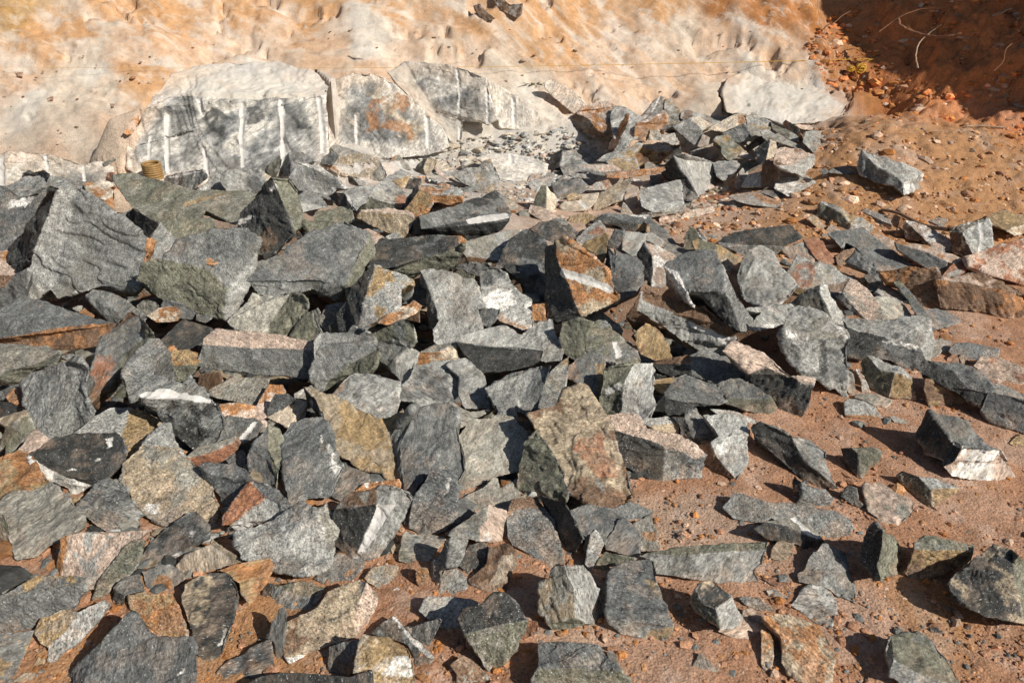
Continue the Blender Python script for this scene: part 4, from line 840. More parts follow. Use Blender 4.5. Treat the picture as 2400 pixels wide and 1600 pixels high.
B;black-sided slab with a long pinkish top;-400,100 -310,5 -160,60 0,150 210,310 392,333 408,382 373,502 318,645 290,678 60,605 -50,505 -150,385 -160,300 0,240 200,320 340,400;abcdefgqpon T p|nopqghijklm G k;o=-60;L=the black-sided pink-topped slab
@K
B;dark many-sided rock with a brownish top edge;-35,220 -45,60 0,-90 130,-148 240,-133 313,-40 373,80 393,180 453,360 474,442 350,495 200,405 0,293 60,-20;bcdefn T n|abnfghijklm T bg
R;black-hollowed rock;248,-150 480,-82 563,60 643,230 580,355 450,305 390,182 350,0;abcdefgh L k
R;wrinkled blue-grey rock;538,-10 700,-65 900,-22 1014,40 993,92 850,275 760,163 700,243 620,245 538,112;abcdefghij T bg
S;grey flat-topped stone with a ragged end;898,-20 1090,-102 1303,-10 1250,55 1050,65;abcde T g
R;light spike of rock;668,472 690,338 720,198 765,153 813,210 853,290 800,403 740,515 710,535;abcdefghi T s;o=20
s;dark sliver leaning on a spike;648,332 690,208 722,198 690,405;abcd L g
R;dark triangular slate standing up;848,282 900,198 970,78 1040,48 1113,110 1173,210 1178,382 1120,425 970,375 860,342;abcdefghij T bg;L=the standing triangular slate
R;light stone with rust at its foot;1108,102 1270,18 1293,100 1333,170 1333,262 1363,342 1290,355 1180,365 1168,212;abcdefghi T m;r:1180,190/1320,170/1330,260/1250,260
R;olive flat stone under a slate;748,502 850,358 980,388 1153,420 1050,465 900,505 860,545;abcdefg G o;o=-20
S;long grey beam of rock with a ragged end;1158,402 1220,368 1500,328 1700,308 2000,288 2360,262 2352,342 2313,483 2240,533 2284,635 2000,665 1900,645 1700,615 1500,585 1320,565 1288,452 2000,360 1500,400;bcdefgqr T o|abrqghijklmnop F sg;t=.35;L=the long grey beam
S;blue-black slab with an ochre corner;868,562 920,508 1050,458 1270,418 1313,520 1333,642 1383,792 1434,850 1434,922 1494,1043 1473,1123 1400,1175 1340,1185 1200,1153 1000,1115 878,1013 846,902 866,752 870,950 1100,1000 1260,990;abcdefghiutsqr T b|qstuijklmnop F gs;y:1250,1100/1480,1050/1460,1130/1350,1190/1210,1150;y:1210,600/1300,620/1370,780/1320,760;L=the ochre-cornered slab
B;tan-grey boulder with a straight central ridge;238,660 260,618 330,598 340,528 400,468 470,468 560,498 650,488 722,560 773,692 833,710 843,902 803,965 750,1023 690,1023 500,1075 370,1085 318,1032 298,952 236,932 248,782 500,560 570,700 580,960;abcdefvwxrstu G mt|fghijklmnoxwv R s|rxopq F o;L=the central-ridged boulder
R;dark wrinkled boulder cut by the bottom edge;176,1512 240,1418 233,1208 330,1178 560,1188 700,1198 800,1238 882,1330 963,1400 993,1442 1083,1533 1153,1700 180,1700 300,1440 600,1430 900,1450;cdefghijponb T bg|abnopjklm F og;L=the wrinkled bottom boulder
s;grey knob beside a wrinkled boulder;868,1282 900,1258 963,1310 993,1382 980,1445 900,1405;abcdef T g
R;squat black-speckled rock with a pale end;1636,822 1680,698 1730,638 1800,612 1870,638 2023,770 2073,850 2143,1002 2050,1055 1910,1095 1888,1052 1790,985 1680,903 1870,890 1900,970 1750,850;bcdefnp T kt|abpnojklm L o|nfghijo R s;L=the speckled squat rock
S;flat pinkish-brown slab;1888,1092 1910,1078 2100,1008 2120,898 2200,868 2303,940 2357,1062 2250,1155 2150,1180 2000,1145;abcdefghij T pn;t=.2;o=-100
s;small elongated grey stone;2078,792 2120,768 2200,778 2352,848 2424,900 2352,925 2250,893 2130,843;abcdefgh T g
R;small grey triangle of stone;1638,1432 1690,1348 1715,1278 1760,1298 1850,1400 1994,1493 1960,1503 1650,1463;abcdefgh T g
s;tiny pink block on the soil;1508,242 1560,178 1603,220 1570,273;abcd G p
@L
S;long dark slab on the open soil;-405,-40 -300,-182 -100,-122 0,-82 180,-92 400,-52 620,-12 748,60 768,130 743,202 690,213 500,233 250,200 0,112 -300,62;abcdefghijklmno T g;L=the long dark slab
R;black-fronted rock with a white vein;-120,152 -20,88 190,58 250,18 370,128 514,262 440,305 310,315 200,255 90,255 0,242 180,130 330,200;bcdefml T m|ablmfghijk F k;o=40;P:200,60/260,28/300,90/400,180/490,232/440,242/330,190/280,110;L=the white-veined rock
s;small tan stone;18,422 30,348 100,238 190,193 248,270 213,372 150,463 80,443;abcdefgh T t
R;striated grey rock tapering down;263,562 310,528 380,398 500,288 640,338 728,370 738,442 773,572 803,682 823,822 800,835 700,795 640,785 550,705 380,665 278,642;abcdefghijklmnop T gs;L=the tapering striated rock
R;light grey squared rock;203,852 330,688 400,648 540,688 600,748 638,800 628,932 580,1060 540,1055 430,1015 330,933;abcdefghijk T sg;o=20
R;standing rock with one dark face;848,382 890,218 930,128 990,88 1060,158 1070,180 1150,218 1253,350 1223,502 1190,573 1040,623 960,640 928,562 858,482 1050,300 1010,510;abcdeoplmn L k|efghijklpo R o;L=the standing dark-faced rock
R;ochre rock with a grey rough top;1238,562 1310,418 1350,268 1440,218 1600,238 1903,298 1890,362 1870,432 1780,503 1600,585 1480,625 1298,630 1340,340 1700,350;cdefgnm T og|abcmnghijkl F yn;L=the ochre rock
B;big dark blotched boulder at the frame edge;1638,652 1700,558 1900,398 2080,298 2240,328 2300,398 2420,480 2420,1005 2352,1035 2250,1005 1980,955 1850,885 1730,805 1668,722 2250,470 2310,800;abcdeopijklmn T kt|efghipo R o;L=the blotched boulder
B;greenish rounded slab cut by the bottom edge;1078,1252 1130,1108 1200,1128 1300,1103 1430,1118 1560,1228 1653,1330 1723,1452 1803,1610 1250,1700 1190,1542 1108,1502 1120,1422 1088,1342 1150,1350 1450,1520 1700,1640;bcdefghiqpo T og|abomn L m|mopqijkl F sg;L=the greenish rounded slab
B;lumpy orange rock;-65,950 100,928 300,978 460,1018 520,1098 563,1170 634,1310 603,1432 573,1533 450,1645 320,1565 180,1485 118,1382 128,1242 98,1132;abcdefghijklmno T tr;L=the lumpy orange rock
R;narrow tan rock beside a lumpy orange one;-65,1080 20,1088 63,1200 43,1402 -20,1475 -65,1402;abcdef T tr
s;tiny grey tip of stone at the bottom edge;888,1600 920,1508 995,1590;abc T g
s;flat reddish stone;-65,600 130,598 223,690 213,755 60,683;abcde T e
s;flat muddy stone in shade;-20,712 60,698 190,780 100,805 0,765;abcde T m
s;blackish chip on open soil;1478,1062 1560,1058 1635,1118 1620,1130 1500,1112;abcde T k
s;bluish chip on open soil;1188,1052 1210,1045 1253,1088 1225,1098;abcd T b
@W
R;rust and white wedge-shaped block;350,935 480,800 650,540 790,330 860,318 990,340 1180,390 1330,480 1538,715 1533,830 1250,998 920,1133 700,1218 530,1273 380,1193 348,1090 1100,610 1380,740 490,1090;abcdeqsp T er|sqrjklmno F s|efghirq T b|rij G g;P:490,1130/650,1020/885,1130/650,1218;o=20;L=the rust and white wedge
@N
R;light stepped rock with a pale lower lip;418,565 640,533 910,510 940,555 862,692 740,748 520,785 493,760 500,700 600,600;abcdefghij T s;w:520,785/740,748/740,710/640,720
s;ochre stone under a ring-stained rock;938,382 980,325 1100,350 1062,402 1000,418;abcde G yo
@J
B;large flat grey boulder with a streaked flank;-212,190 0,126 290,-22 420,-102 560,-22 592,110 718,430 642,522 500,588 300,580 170,542 60,472 -130,432 -182,310 652,-82 735,60 722,240;abcdefghijklmn T sg|eopqgf R ms;L=the large streak-flanked boulder
S;low grey slab with an orange smear;518,612 690,448 750,368 830,388 862,430 1002,428 992,502 930,592 862,642 700,655 600,645;abcdefghijk T g;r:800,580/860,520/890,540/850,590
S;thin pale translucent plate on the soil;988,602 1050,508 1170,478 1313,488 1303,572 1210,655 1110,705 1040,655;abcdefgh T mt
R;dark rock with an olive top;128,742 170,678 340,658 390,608 600,688 655,690 582,802 480,905 380,945 240,875 150,832 310,745;bcdefgl T o|ablghijk T g
s;dark sliver beside an ochre wedge;28,812 90,648 172,653 130,765;abcd G k
S;big tan slab with a pinkish end;253,1332 258,1150 280,998 440,928 560,868 650,728 770,678 960,618 1013,640 1135,760 1113,860 1053,962 1002,1095 940,1135 750,1205 500,1295 300,1393 960,780 935,905 890,1010;abcdefghrstnopq T tn|ijklmntsr R pm|hir T s;w:250,1340/470,1300/462,1345/310,1393;k:560,1040/760,940/870,860/880,880/700,1010;L=the big pink-ended tan slab
R;narrow dark upright stone;78,1152 150,1018 210,878 272,878 283,1000 262,1162 250,1355 190,1342 160,1182;abcdefghi G b
B;cream and ochre block cut by the bottom edge;888,1482 960,1118 990,1103 1240,1158 1412,1240 1453,1350 1475,1650 1050,1680 1060,1450 820,1500;bcdefghia T cy|baj L n;w:1250,1330/1420,1300/1460,1500/1150,1500/1250,1400;y:1000,1230/1350,1200/1300,1300/1100,1340;L=the cream and ochre block
R;black stone tucked behind a cream block;658,1442 670,1238 953,1148 882,1492 740,1485;abcde G g
S;dark slab with a white powdery edge;1038,1112 1180,998 1255,953 1293,970 1443,1150 1513,1180 1643,1330 1622,1375 1580,1445 1470,1465 1450,1330 1400,1220 1200,1150;abcdefghijklm T kg;w:1250,953/1293,968/1435,1140/1505,1170/1643,1330/1600,1350/1440,1200/1375,1130;L=the powder-edged dark slab
R;dark horn-shaped stone;1368,1052 1480,1038 1690,963 1718,990 1642,1132 1583,1263 1500,1180 1430,1142;abcdefgh G g
S;pale flat rock half in shade;1493,902 1540,798 1570,773 1800,773 1962,793 2053,830 1890,902 1850,972 1903,1125 1780,1093 1690,1053 1600,992;abcdefghijkl T s;o=-40
B;dark pointed boulder with a pale lower face;1848,972 1900,888 2070,828 2190,738 2300,748 2372,810 2483,970 2503,992 2382,1255 2180,1505 2088,1402 1968,1212 1918,1122 2000,1100 2110,1060;abcdefghonm T k|mnohijkl F om;L=the dark pointed boulder
S;flat brownish slab near the bottom edge;1778,1402 1870,1328 1900,1308 2000,1368 2153,1510 2153,1548 1840,1565 1838,1482;abcdefgh T nm
R;grey rock with a salmon pink end;1768,207 1880,98 2030,-2 2130,-72 2290,-22 2312,110 2295,242 2160,273 2050,263 1950,243 2060,130 2130,58;abcdlkij T mg|defghikl R p;w:2060,250/2130,170/2180,250/2120,270;L=the salmon-ended rock
R;long dark blade of rock with a bright edge;1588,602 1620,468 1790,213 1853,208 1953,250 1933,330 1883,452 1840,502 1750,502 1690,542 1703,622 1660,673 1780,330;abcmijkl L g|cdefghim F s
R;upright light grey stone;1678,722 1700,588 1740,508 1840,508 1932,600 1948,662 1933,783 1800,780 1690,752;abcdefghi T s
R;round black stone;1858,482 1890,398 1950,298 2080,258 2143,320 2113,402 2093,502 1980,593 1940,563;abcdefghi T kb
R;brown rock with a lemony crust;1938,622 2090,498 2150,318 2290,268 2352,318 2415,400 2400,470 2343,563 2293,755 2170,745 1960,653;abcdefghijk T n;c:2240,420/2352,385/2400,470/2290,565/2310,640/2185,680/2140,640/2210,560
R;grey rock with a mossy lower corner;1308,362 1350,188 1380,163 1500,203 1620,198 1753,245 1643,372 1583,473 1480,493 1308,452;abcdefghij T mg;o:1310,340/1360,350/1470,480/1320,470
s;small rust clod on the soil;1388,562 1420,508 1473,498 1475,592 1430,625;abcde F r
s;larger rust clod on the soil;1463,562 1510,498 1573,508 1593,572 1578,665 1520,710 1470,645;abcdefg F ry
s;orange pebble under a banded block;1288,152 1320,98 1368,150 1352,195;abcd T r
s;reddish stone in a shadow;1788,1252 1870,1148 1943,1220 1883,1315;abcd T n
s;bluish flat chip on the soil;1248,712 1290,688 1342,712 1310,733;abcd T s
@K
s;reddish stone behind a pointed boulder;58,1202 150,988 238,1000 243,1085 130,1165;abcde G e
@C
R;standing olive stone with a white side;1565,738 1608,558 1640,516 1702,550 1788,622 1782,668 1650,758;abcdefg G o;w:1700,548/1790,625/1782,660/1730,620
S;ochre rod-like stone;1654,652 1700,631 1900,688 2105,790 2095,868 1900,818 1700,748 1666,704;abcdefgh F yo;L=the ochre rod-like stone
S;large dark slab with a thick front edge;1878,652 2050,566 2352,526 2552,506 2672,612 2502,695 2420,768 2110,798 2042,727 1915,697 2100,680;abcdefk T k|akfghij F g;o=-20;L=the thick-edged dark slab
R;dark blue sliver wedged upright;306,712 374,690 388,900 352,1255 298,1222;abcde L k
"""
# ------------------------------------------------------------------ rocks
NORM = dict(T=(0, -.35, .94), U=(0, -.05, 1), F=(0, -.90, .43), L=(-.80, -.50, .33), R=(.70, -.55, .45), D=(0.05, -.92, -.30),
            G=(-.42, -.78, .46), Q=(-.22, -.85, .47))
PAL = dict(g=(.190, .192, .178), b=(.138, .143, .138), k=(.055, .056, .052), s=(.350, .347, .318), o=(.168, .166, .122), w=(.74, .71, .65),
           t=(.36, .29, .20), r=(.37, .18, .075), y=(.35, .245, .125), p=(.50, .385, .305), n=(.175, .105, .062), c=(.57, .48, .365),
           m=(.275, .262, .220), e=(.34, .155, .085), z=(.36, .36, .345), u=(.66, .61, .53))  # dark tones also carry shade, on hollows and faces turned from the sun
CLS = dict(g='grey', b='grey', k='grey', s='grey', o='grey', m='grey', z='grey', r='rusty', y='rusty', n='rusty', e='rusty', t='rusty', c='pale', p='pale', w='pale', u='pale')
NAMES = dict(B=('boulder', 'boulder', 'boulders in the quarry heap'), R=('rock', 'rock', 'broken rocks in the quarry heap'),
             S=('flat_rock', 'slab', 'flat slabs in the quarry heap'), s=('stone', 'stone', 'small stones in the quarry heap'),
             K=('bedrock_outcrop', 'bedrock', 'drilled bedrock at the slope foot'))
TILES = {'A': (0, 400, 3.92), 'B': (600, 400, 3.92), 'C': (1200, 400, 3.92), 'D': (1800, 400, 3.92), 'E': (0, 800, 3.92), 'F': (600, 800, 3.92),
         'G': (1200, 800, 3.92), 'H': (1800, 800, 3.92), 'I': (0, 1200, 3.92), 'J': (600, 1200, 3.92), 'K': (1200, 1200, 3.92), 'L': (1800, 1200, 3.92),
         'T0': (0, 0, 2.936), 'T1': (800, 0, 2.936), 'T2': (1600, 0, 2.936), 'V1': (1150, 200, 5.2267), 'V2': (1550, 200, 5.2267), 'V3': (700, 320, 5.2267), 'W': (480, 1090, 7.84), 'N': (1650, 600, 4.48)}
LET = 'abcdefghijklmnopqrstuvwxyzABCDEFGH'

class Rock: pass

def parse(data):
    out = []; tile = None
    for ln in data.strip().split('\n'):
        ln = ln.strip()
        if not ln: continue
        if ln[0] == '@': tile = TILES[ln[1:].strip()]; continue
        f = ln.split(';')
        r = Rock(); r.kind, r.desc = f[0], f[1]
        ox, oy, sc = tile
        r.px = np.array([[float(a) for a in p.split(',')] for p in f[2].split()]) / sc + np.array([ox, oy])
        r.facets = []
        for q in f[3].split('|'):
            w = q.split(); r.facets.append(([LET.index(c) for c in ''.join(w[:-2])], w[-2], w[-1]))
        r.order = 0; r.thick = None; r.patches = []; r.parts = []; r.land = None; r.sink = 1.0
        for q in f[4:]:
            q = q.strip()
            if not q: continue
            if q[:2] == 'L=': r.land = q[2:]
            elif q[:2] == 'o=': r.order = float(q[2:])
            elif q[:2] == 'k=': r.sink = float(q[2:])
            elif q[:2] == 't=': r.thick = float(q[2:])
            else:
                k, pl = q.split(':')
                poly = np.array([[float(a) for a in p.split(',')] for p in pl.split('/')]) / sc + np.array([ox, oy])
                (r.parts if k == 'P' else r.patches).append((k, poly))
        out.append(r)
    return out

ROCKS = parse(DATA)
for i, r in enumerate(ROCKS):
    r.id = i
    if r.kind in 'BRS' and r.px[:, 1].mean() <= 440 and r.px[:, 0].mean() > 1150:
        c_ = (r.px.min(0) + r.px.max(0)) / 2; r.px = c_ + (r.px - c_) * 1.08
    if r.kind in 'BRS' and 440 < r.px[:, 1].mean() < 1250:
        c_ = (r.px.min(0) + r.px.max(0)) / 2; r.px = c_ + (r.px - c_) * (1.03 if r.kind == 'S' else 1.06)   # neighbours touch
    r.key = r.px[:, 1].max() + r.order + (-3000 + i if r.kind == 'K' else 0)
    r.rng = np.random.default_rng(1000 + i)

def solve_depths(r):
    n = len(r.px); nf = len(r.facets); R = rays(r.px)
    ext = np.sqrt(max(1.0, np.prod(np.ptp(r.px, axis=0)))) / FPX
    rows = []; rhs = []
    for k, (ids, nm, c) in enumerate(r.facets):
        nv = np.array(NORM[nm]) + r.rng.normal(0, .07, 3); nv /= np.linalg.norm(nv)
        for i in ids:
            a = np.zeros(n + nf); a[i] = nv @ R[i]; a[n + k] = -1
            rows.append(a / ext); rhs.append(0)
    lam = 0.065 / ext
    for i in range(n):
        a = np.zeros(n + nf); a[i] = lam; rows.append(a); rhs.append(lam)
    sol = np.linalg.lstsq(np.array(rows), np.array(rhs), rcond=None)[0]
    d = sol[:n]; d = d / d.mean()
    lim = 0.85 * ext + 0.02
    d = 1 + lim * np.tanh((d - 1) / lim)
    return d, R

def tess(px, ids):
    t = tessellate_polygon([[Vector((px[i][0], px[i][1], 0)) for i in ids]])
    out = []
    for a, b, c in t:
        i, j, k = ids[a], ids[b], ids[c]
        ar = (px[j][0] - px[i][0]) * (px[k][1] - px[i][1]) - (px[k][0] - px[i][0]) * (px[j][1] - px[i][1])
        if abs(ar) < 0.5: continue
        out.append((i, j, k) if ar < 0 else (i, k, j))   # image y points down: keep faces turned to the camera
    return out

# depths of all outline points on the terrain, in one go
for r in ROCKS: r.d, r.R = solve_depths(r)
allR = np.concatenate([r.R for r in ROCKS]); allT = terrain_hit(allR); p0 = 0
for r in ROCKS:
    r.tt = allT[p0:p0 + len(r.px)]; p0 += len(r.px)

ROCKS.sort(key=lambda r: r.key)
CAMV = Vector((0, 0, CAM_H))
placed = []
STAT = []
for r in ROCKS:
    r.tris = []; r.tf = []
    for k, (ids, nm, c) in enumerate(r.facets):
        for t in tess(r.px, ids): r.tris.append(t); r.tf.append(k)
    used = sorted({i for t in r.tris for i in t})
    q = np.sort((r.tt / r.d)[used])
    s = q[0] * 0.55 + q[min(1, len(q) - 1)] * 0.45
    s_ter = s
    # keep in front of what is already built where the photograph shows it in front
    lo, hi = r.px.min(0), r.px.max(0)
    lims = []
    P1 = r.R * r.d[:, None]
    near = [o for o in placed if (o.hi > lo).all() and (o.lo < hi).all()]
    if near:
        for (i, j, k) in r.tris:
            nn = np.cross(P1[j] - P1[i], P1[k] - P1[i]); c0 = nn @ P1[i]
            for (u, v, w) in ((.34, .33, .33), (.6, .2, .2), (.2, .6, .2), (.2, .2, .6), (.46, .46, .08), (.08, .46, .46), (.46, .08, .46)):
                pp = r.px[i] * u + r.px[j] * v + r.px[k] * w
                ry = rays(pp)[0]; den = nn @ ry
                if abs(den) < 1e-9: continue
                dd = c0 / den; L = float(np.linalg.norm(ry)); dv = Vector(ry / L)
                h = 1e9
                for o in near:
                    hit = o.bvh.ray_cast(CAMV, dv)
                    if hit[3] is not None: h = min(h, hit[3] / L)
                if h < 1e8: lims.append(h / dd)
    if lims:
        lims = np.sort(np.array(lims))
        s = min(s, lims[int(0.06 * len(lims))] * 0.997)
    s = max(s, 0.80 * s_ter)
    s *= r.sink
    r.s = s; STAT.append((s / s_ter, r.desc))
    r.V = r.R * (r.d * s)[:, None] + np.array([0, 0, CAM_H])
    dist = s
    area = sum(abs((r.px[j][0] - r.px[i][0]) * (r.px[k][1] - r.px[i][1]) - (r.px[k][0] - r.px[i][0]) * (r.px[j][1] - r.px[i][1])) / 2 for i, j, k in r.tris)
    r.area = area
    r.size = math.sqrt(area) * dist / FPX
    th = (r.thick if r.thick is not None else {'B': .55, 'R': .55, 'S': .22, 's': .5, 'K': .8}[r.kind]) * r.size
    # back of the rock
    edges = {}
    for (i, j, k) in r.tris:
        for a, b in ((i, j), (j, k), (k, i)): edges[(a, b)] = edges.get((a, b), 0) + 1
    bd = [(a, b) for (a, b) in edges if (b, a) not in edges]
    bv = sorted({a for e in bd for a in e})
    ymin, ymax = r.px[bv][:, 1].min(), r.px[bv][:, 1].max()
    cen = r.V[used].mean(0)
    rc = rays(r.px[used].mean(0))[0]; rc /= np.linalg.norm(rc)
    deep = pit(cen[None, 0], cen[None, 1])[0]
    th = th * (1 + 2.2 * deep)
    bc = cen + rc * th
    V = list(r.V); bi = {}
    for a in bv:
        wd = (ymax - r.px[a][1]) / max(1.0, ymax - ymin)
        dr = r.R[a] / np.linalg.norm(r.R[a]) + np.array([0, 0.15, -0.75]) * wd
        dr /= np.linalg.norm(dr)
        p = r.V[a] + dr * th
        p = p + (bc - p) * 0.16
        g = terrain(np.array([p[0]]), np.array([p[1]]))[0] - pit(np.array([p[0]]), np.array([p[1]]))[0] - 0.03
        if p[2] < g and p[2] < r.V[a][2]:
            f = max(0.12, min(1.0, (r.V[a][2] - g) / max(1e-6, r.V[a][2] - p[2])))
            p = r.V[a] + (p - r.V[a]) * f
        bi[a] = len(V); V.append(p)
    ci = len(V); V.append(np.mean([V[bi[a]] for a in bv], axis=0) + rc * th * 0.06)
    T = list(r.tris); TF = list(r.tf); fr = [1] * len(T)
    ef = {}
    for t, k in zip(r.tris, r.tf):
        for a, b in ((t[0], t[1]), (t[1], t[2]), (t[2], t[0])): ef[(a, b)] = k
    for a, b in bd:
        k = ef[(a, b)]
        T += [(b, a, bi[a]), (b, bi[a], bi[b]), (bi[b], bi[a], ci)]; TF += [k, k, k]; fr += [0, 0, 0]
    r.CV = np.array(V); r.CT = np.array(T); r.CF = np.array(TF); r.fr = np.array(fr)
    r.lo, r.hi = lo, hi; r.bd = bd
    r.bvh = BVHTree.FromPolygons([Vector(v) for v in V], [tuple(int(q) for q in t) for t in T])
    placed.append(r)
STAT.sort()
KWALLS = [r for r in ROCKS if r.kind == 'K']
build_ground()

def refine(V, T, F, fr, L):
    for _ in range(10):
        E = np.concatenate([T[:, [0, 1]], T[:, [1, 2]], T[:, [2, 0]]]); E.sort(axis=1)
        U, inv = np.unique(E, axis=0, return_inverse=True); inv = inv.ravel()
        front = np.zeros(len(U), bool); np.logical_or.at(front, inv, np.tile(fr > 0, 3))
        ln = np.linalg.norm(V[U[:, 0]] - V[U[:, 1]], axis=1)
        m = ln > np.where(front, L, 3.2 * L)
        if not m.any(): break
        idx = np.full(len(U), -1); idx[m] = len(V) + np.arange(m.sum())
        V = np.concatenate([V, (V[U[m, 0]] + V[U[m, 1]]) / 2])
        n = len(T); ab, bc, ca = idx[inv[:n]], idx[inv[n:2 * n]], idx[inv[2 * n:]]
        a, b, c = T.T
        pat = (ab >= 0) * 1 + (bc >= 0) * 2 + (ca >= 0) * 4
        nT, nF, nfr = [], [], []
        def add(sel, *tris):
            for q in tris:
                nT.append(np.stack([x[sel] for x in q], 1)); nF.append(F[sel]); nfr.append(fr[sel])
        for p in range(8):
            s = pat == p
            if not s.any(): continue
            if p == 0: add(s, (a, b, c))
            elif p == 1: add(s, (a, ab, c), (ab, b, c))
            elif p == 2: add(s, (a, b, bc), (a, bc, c))
            elif p == 4: add(s, (a, b, ca), (ca, b, c))
            elif p == 3: add(s, (ab, b, bc), (a, ab, bc), (a, bc, c))
            elif p == 6: add(s, (bc, c, ca), (b, bc, ca), (a, b, ca))
            elif p == 5: add(s, (a, ab, ca), (ab, b, ca), (b, c, ca))
            else: add(s, (a, ab, ca), (ab, b, bc), (ca, bc, c), (ab, bc, ca))
        T = np.concatenate(nT); F = np.concatenate(nF); fr = np.concatenate(nfr)
    return V, T, F, fr

def vert_normals(V, T):
    n = np.cross(V[T[:, 1]] - V[T[:, 0]], V[T[:, 2]] - V[T[:, 0]])
    N = np.zeros_like(V)
    for k in range(3):
        for ax in range(3): N[:, ax] += np.bincount(T[:, k], n[:, ax], len(V))
    return N / np.maximum(1e-12, np.linalg.norm(N, axis=1))[:, None]

def rot_matrix(g):
    q = g.normal(size=4); q /= np.linalg.norm(q); w, x, y, z = q
    return np.array([[1 - 2 * (y * y + z * z), 2 * (x * y - z * w), 2 * (x * z + y * w)],
                     [2 * (x * y + z * w), 1 - 2 * (x * x + z * z), 2 * (y * z - x * w)],
                     [2 * (x * z - y * w), 2 * (y * z + x * w), 1 - 2 * (x * x + y * y)]])

def build_rock(r):
    g = r.rng; S = r.size
    Lpx = 5.0 if r.area > 2500 else 4.0
    if r.kind == 'K': Lpx = 5.5
    V, T, F, fr = refine(r.CV.copy(), r.CT, r.CF, r.fr, Lpx * r.s / FPX)
    # worn edges
    E = np.concatenate([T[:, [0, 1]], T[:, [1, 2]], T[:, [2, 0]]])
    deg = np.bincount(E.ravel(), minlength=len(V)).astype(float)
    acc = np.stack([np.bincount(E[:, 0], V[E[:, 1], a], len(V)) + np.bincount(E[:, 1], V[E[:, 0], a], len(V)) for a in range(3)], 1)
    V = V + (acc / np.maximum(deg, 1)[:, None] - V) * 0.12
    # colour per point, before displacement
    pxv = project(V)
    frontv = np.zeros(len(V), bool); frontv[T[fr > 0].ravel()] = True
    M = rot_matrix(g); off = g.uniform(-40, 40, 3)
    base = V.mean(0)
    Rl = (V - base) @ M.T
    fol = Rl * np.array([1.0, 1.0, g.uniform(.25, .85)])          # grain stretched along one direction
    W = Rl + off
    tone = float(np.exp(g.normal(0, .06 if (r.land or r.kind == 'K') else .16)))
    fc = []
    nz = fbm(W * (2.2 / S), 4, r.id % 97, 0.6)
    C = np.zeros((len(V), 3)); cw = np.zeros(len(V))
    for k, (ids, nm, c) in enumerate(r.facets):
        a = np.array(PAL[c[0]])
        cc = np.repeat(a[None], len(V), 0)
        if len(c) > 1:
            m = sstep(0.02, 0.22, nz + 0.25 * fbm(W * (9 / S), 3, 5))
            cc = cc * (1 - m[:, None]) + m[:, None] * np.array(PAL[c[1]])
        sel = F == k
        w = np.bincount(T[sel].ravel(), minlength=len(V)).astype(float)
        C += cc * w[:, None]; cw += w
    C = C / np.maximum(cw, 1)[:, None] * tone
    if r.kind == 'K':
        # stone powder from the drilling lies over the rock and hides its rim
        stk = np.stack([pxv[:, 0] * .5 + pxv[:, 1] * .9, (pxv[:, 0] - pxv[:, 1] * .6) * .35, 0 * pxv[:, 0]], 1) / 40.0
        pw = fbm(stk + off, 5, 201, .62) + .5 * fbm(W * 9, 4, 203)
        dk = sstep(.05, -.30, pw) * sstep(.52, .44, C.mean(1))
        C = C * (1 - .62 * dk[:, None]) + .62 * dk[:, None] * np.array([.085, .088, .085])
        pz = sstep(-.02, .28, pw) * .85
        C = C * (1 - pz[:, None]) + pz[:, None] * np.array([.70, .655, .575])
        seg = [(a_, b_) for (a_, b_) in r.bd]
        d_ = np.full(len(V), 1e9)
        for a_, b_ in seg:
            A_ = r.px[a_]; e_ = r.px[b_] - A_
            t_ = np.clip(((pxv - A_) @ e_) / max(1e-6, e_ @ e_), 0, 1)
            d_ = np.minimum(d_, np.linalg.norm(pxv - A_ - t_[:, None] * e_, axis=1))
        rim = sstep(46, 8, d_ + 26 * fbm(W * 6, 5, 205, .6))
        gq = np.nonzero(rim > 0)[0]
        gcol = ground_colour(V[gq] + np.array([0, .12, 0])) * .6 + .4 * np.array([.72, .66, .57])
        C[gq] = C[gq] * (1 - rim[gq, None]) + rim[gq, None] * gcol
    # bruised, paler edges where faces meet
    nf_ = np.zeros(len(V))
    for k in range(len(r.facets)):
        q = np.zeros(len(V), bool); q[T[(F == k) & (fr > 0)].ravel()] = True; nf_ += q
    bq = np.zeros(len(V), bool); bq[T[fr == 0].ravel()] = True
    ed = ((nf_ > 1) | (bq & frontv)).astype(float)
    ac = np.bincount(E[:, 0], ed[E[:, 1]], len(V)) + np.bincount(E[:, 1], ed[E[:, 0]], len(V))
    ed = np.maximum(ed, 0.6 * np.minimum(1, ac / np.maximum(deg, 1) * 2))
    ed *= sstep(-0.05, 0.35, fbm(W * (6 / S), 3, 77)) * 0.55
    C = C * (1 - ed[:, None]) + ed[:, None] * np.clip(C.mean() * 1.4 + .16, 0, .55) * np.array([1.0, .98, .93])
    # weathering of its own: faint tan or rust clouds, dust on the upper side near the slope
    if r.kind != 'K' and not r.land:
        m = sstep(0.12, 0.55, fbm(W * (1.5 / S) + 9, 4, 33)) * g.choice([0, .12, .3, .42], p=[.45, .3, .18, .07])
        C = C * (1 - m[:, None]) + m[:, None] * np.array(PAL['t' if g.random() < .75 else 'r'])
    N0 = vert_normals(V, T)
    if r.kind != 'K':
        # soil splashed on the foot and thin dust lying on top
        hz = V[:, 2] - terrain(V[:, 0], V[:, 1]) + pit(V[:, 0], V[:, 1])
        m = .50 * sstep(.07, .0, hz + .05 * fbm(W * 14, 3, 301)) * sstep(-.3, .3, fbm(W * 22, 3, 303))
        m = np.maximum(m, .22 * sstep(.05, .40, fbm(W * (4 / S), 4, 305)) * sstep(.55, .95, N0[:, 2]))
        C = C * (1 - m[:, None]) + m[:, None] * np.array([.43, .31, .22])
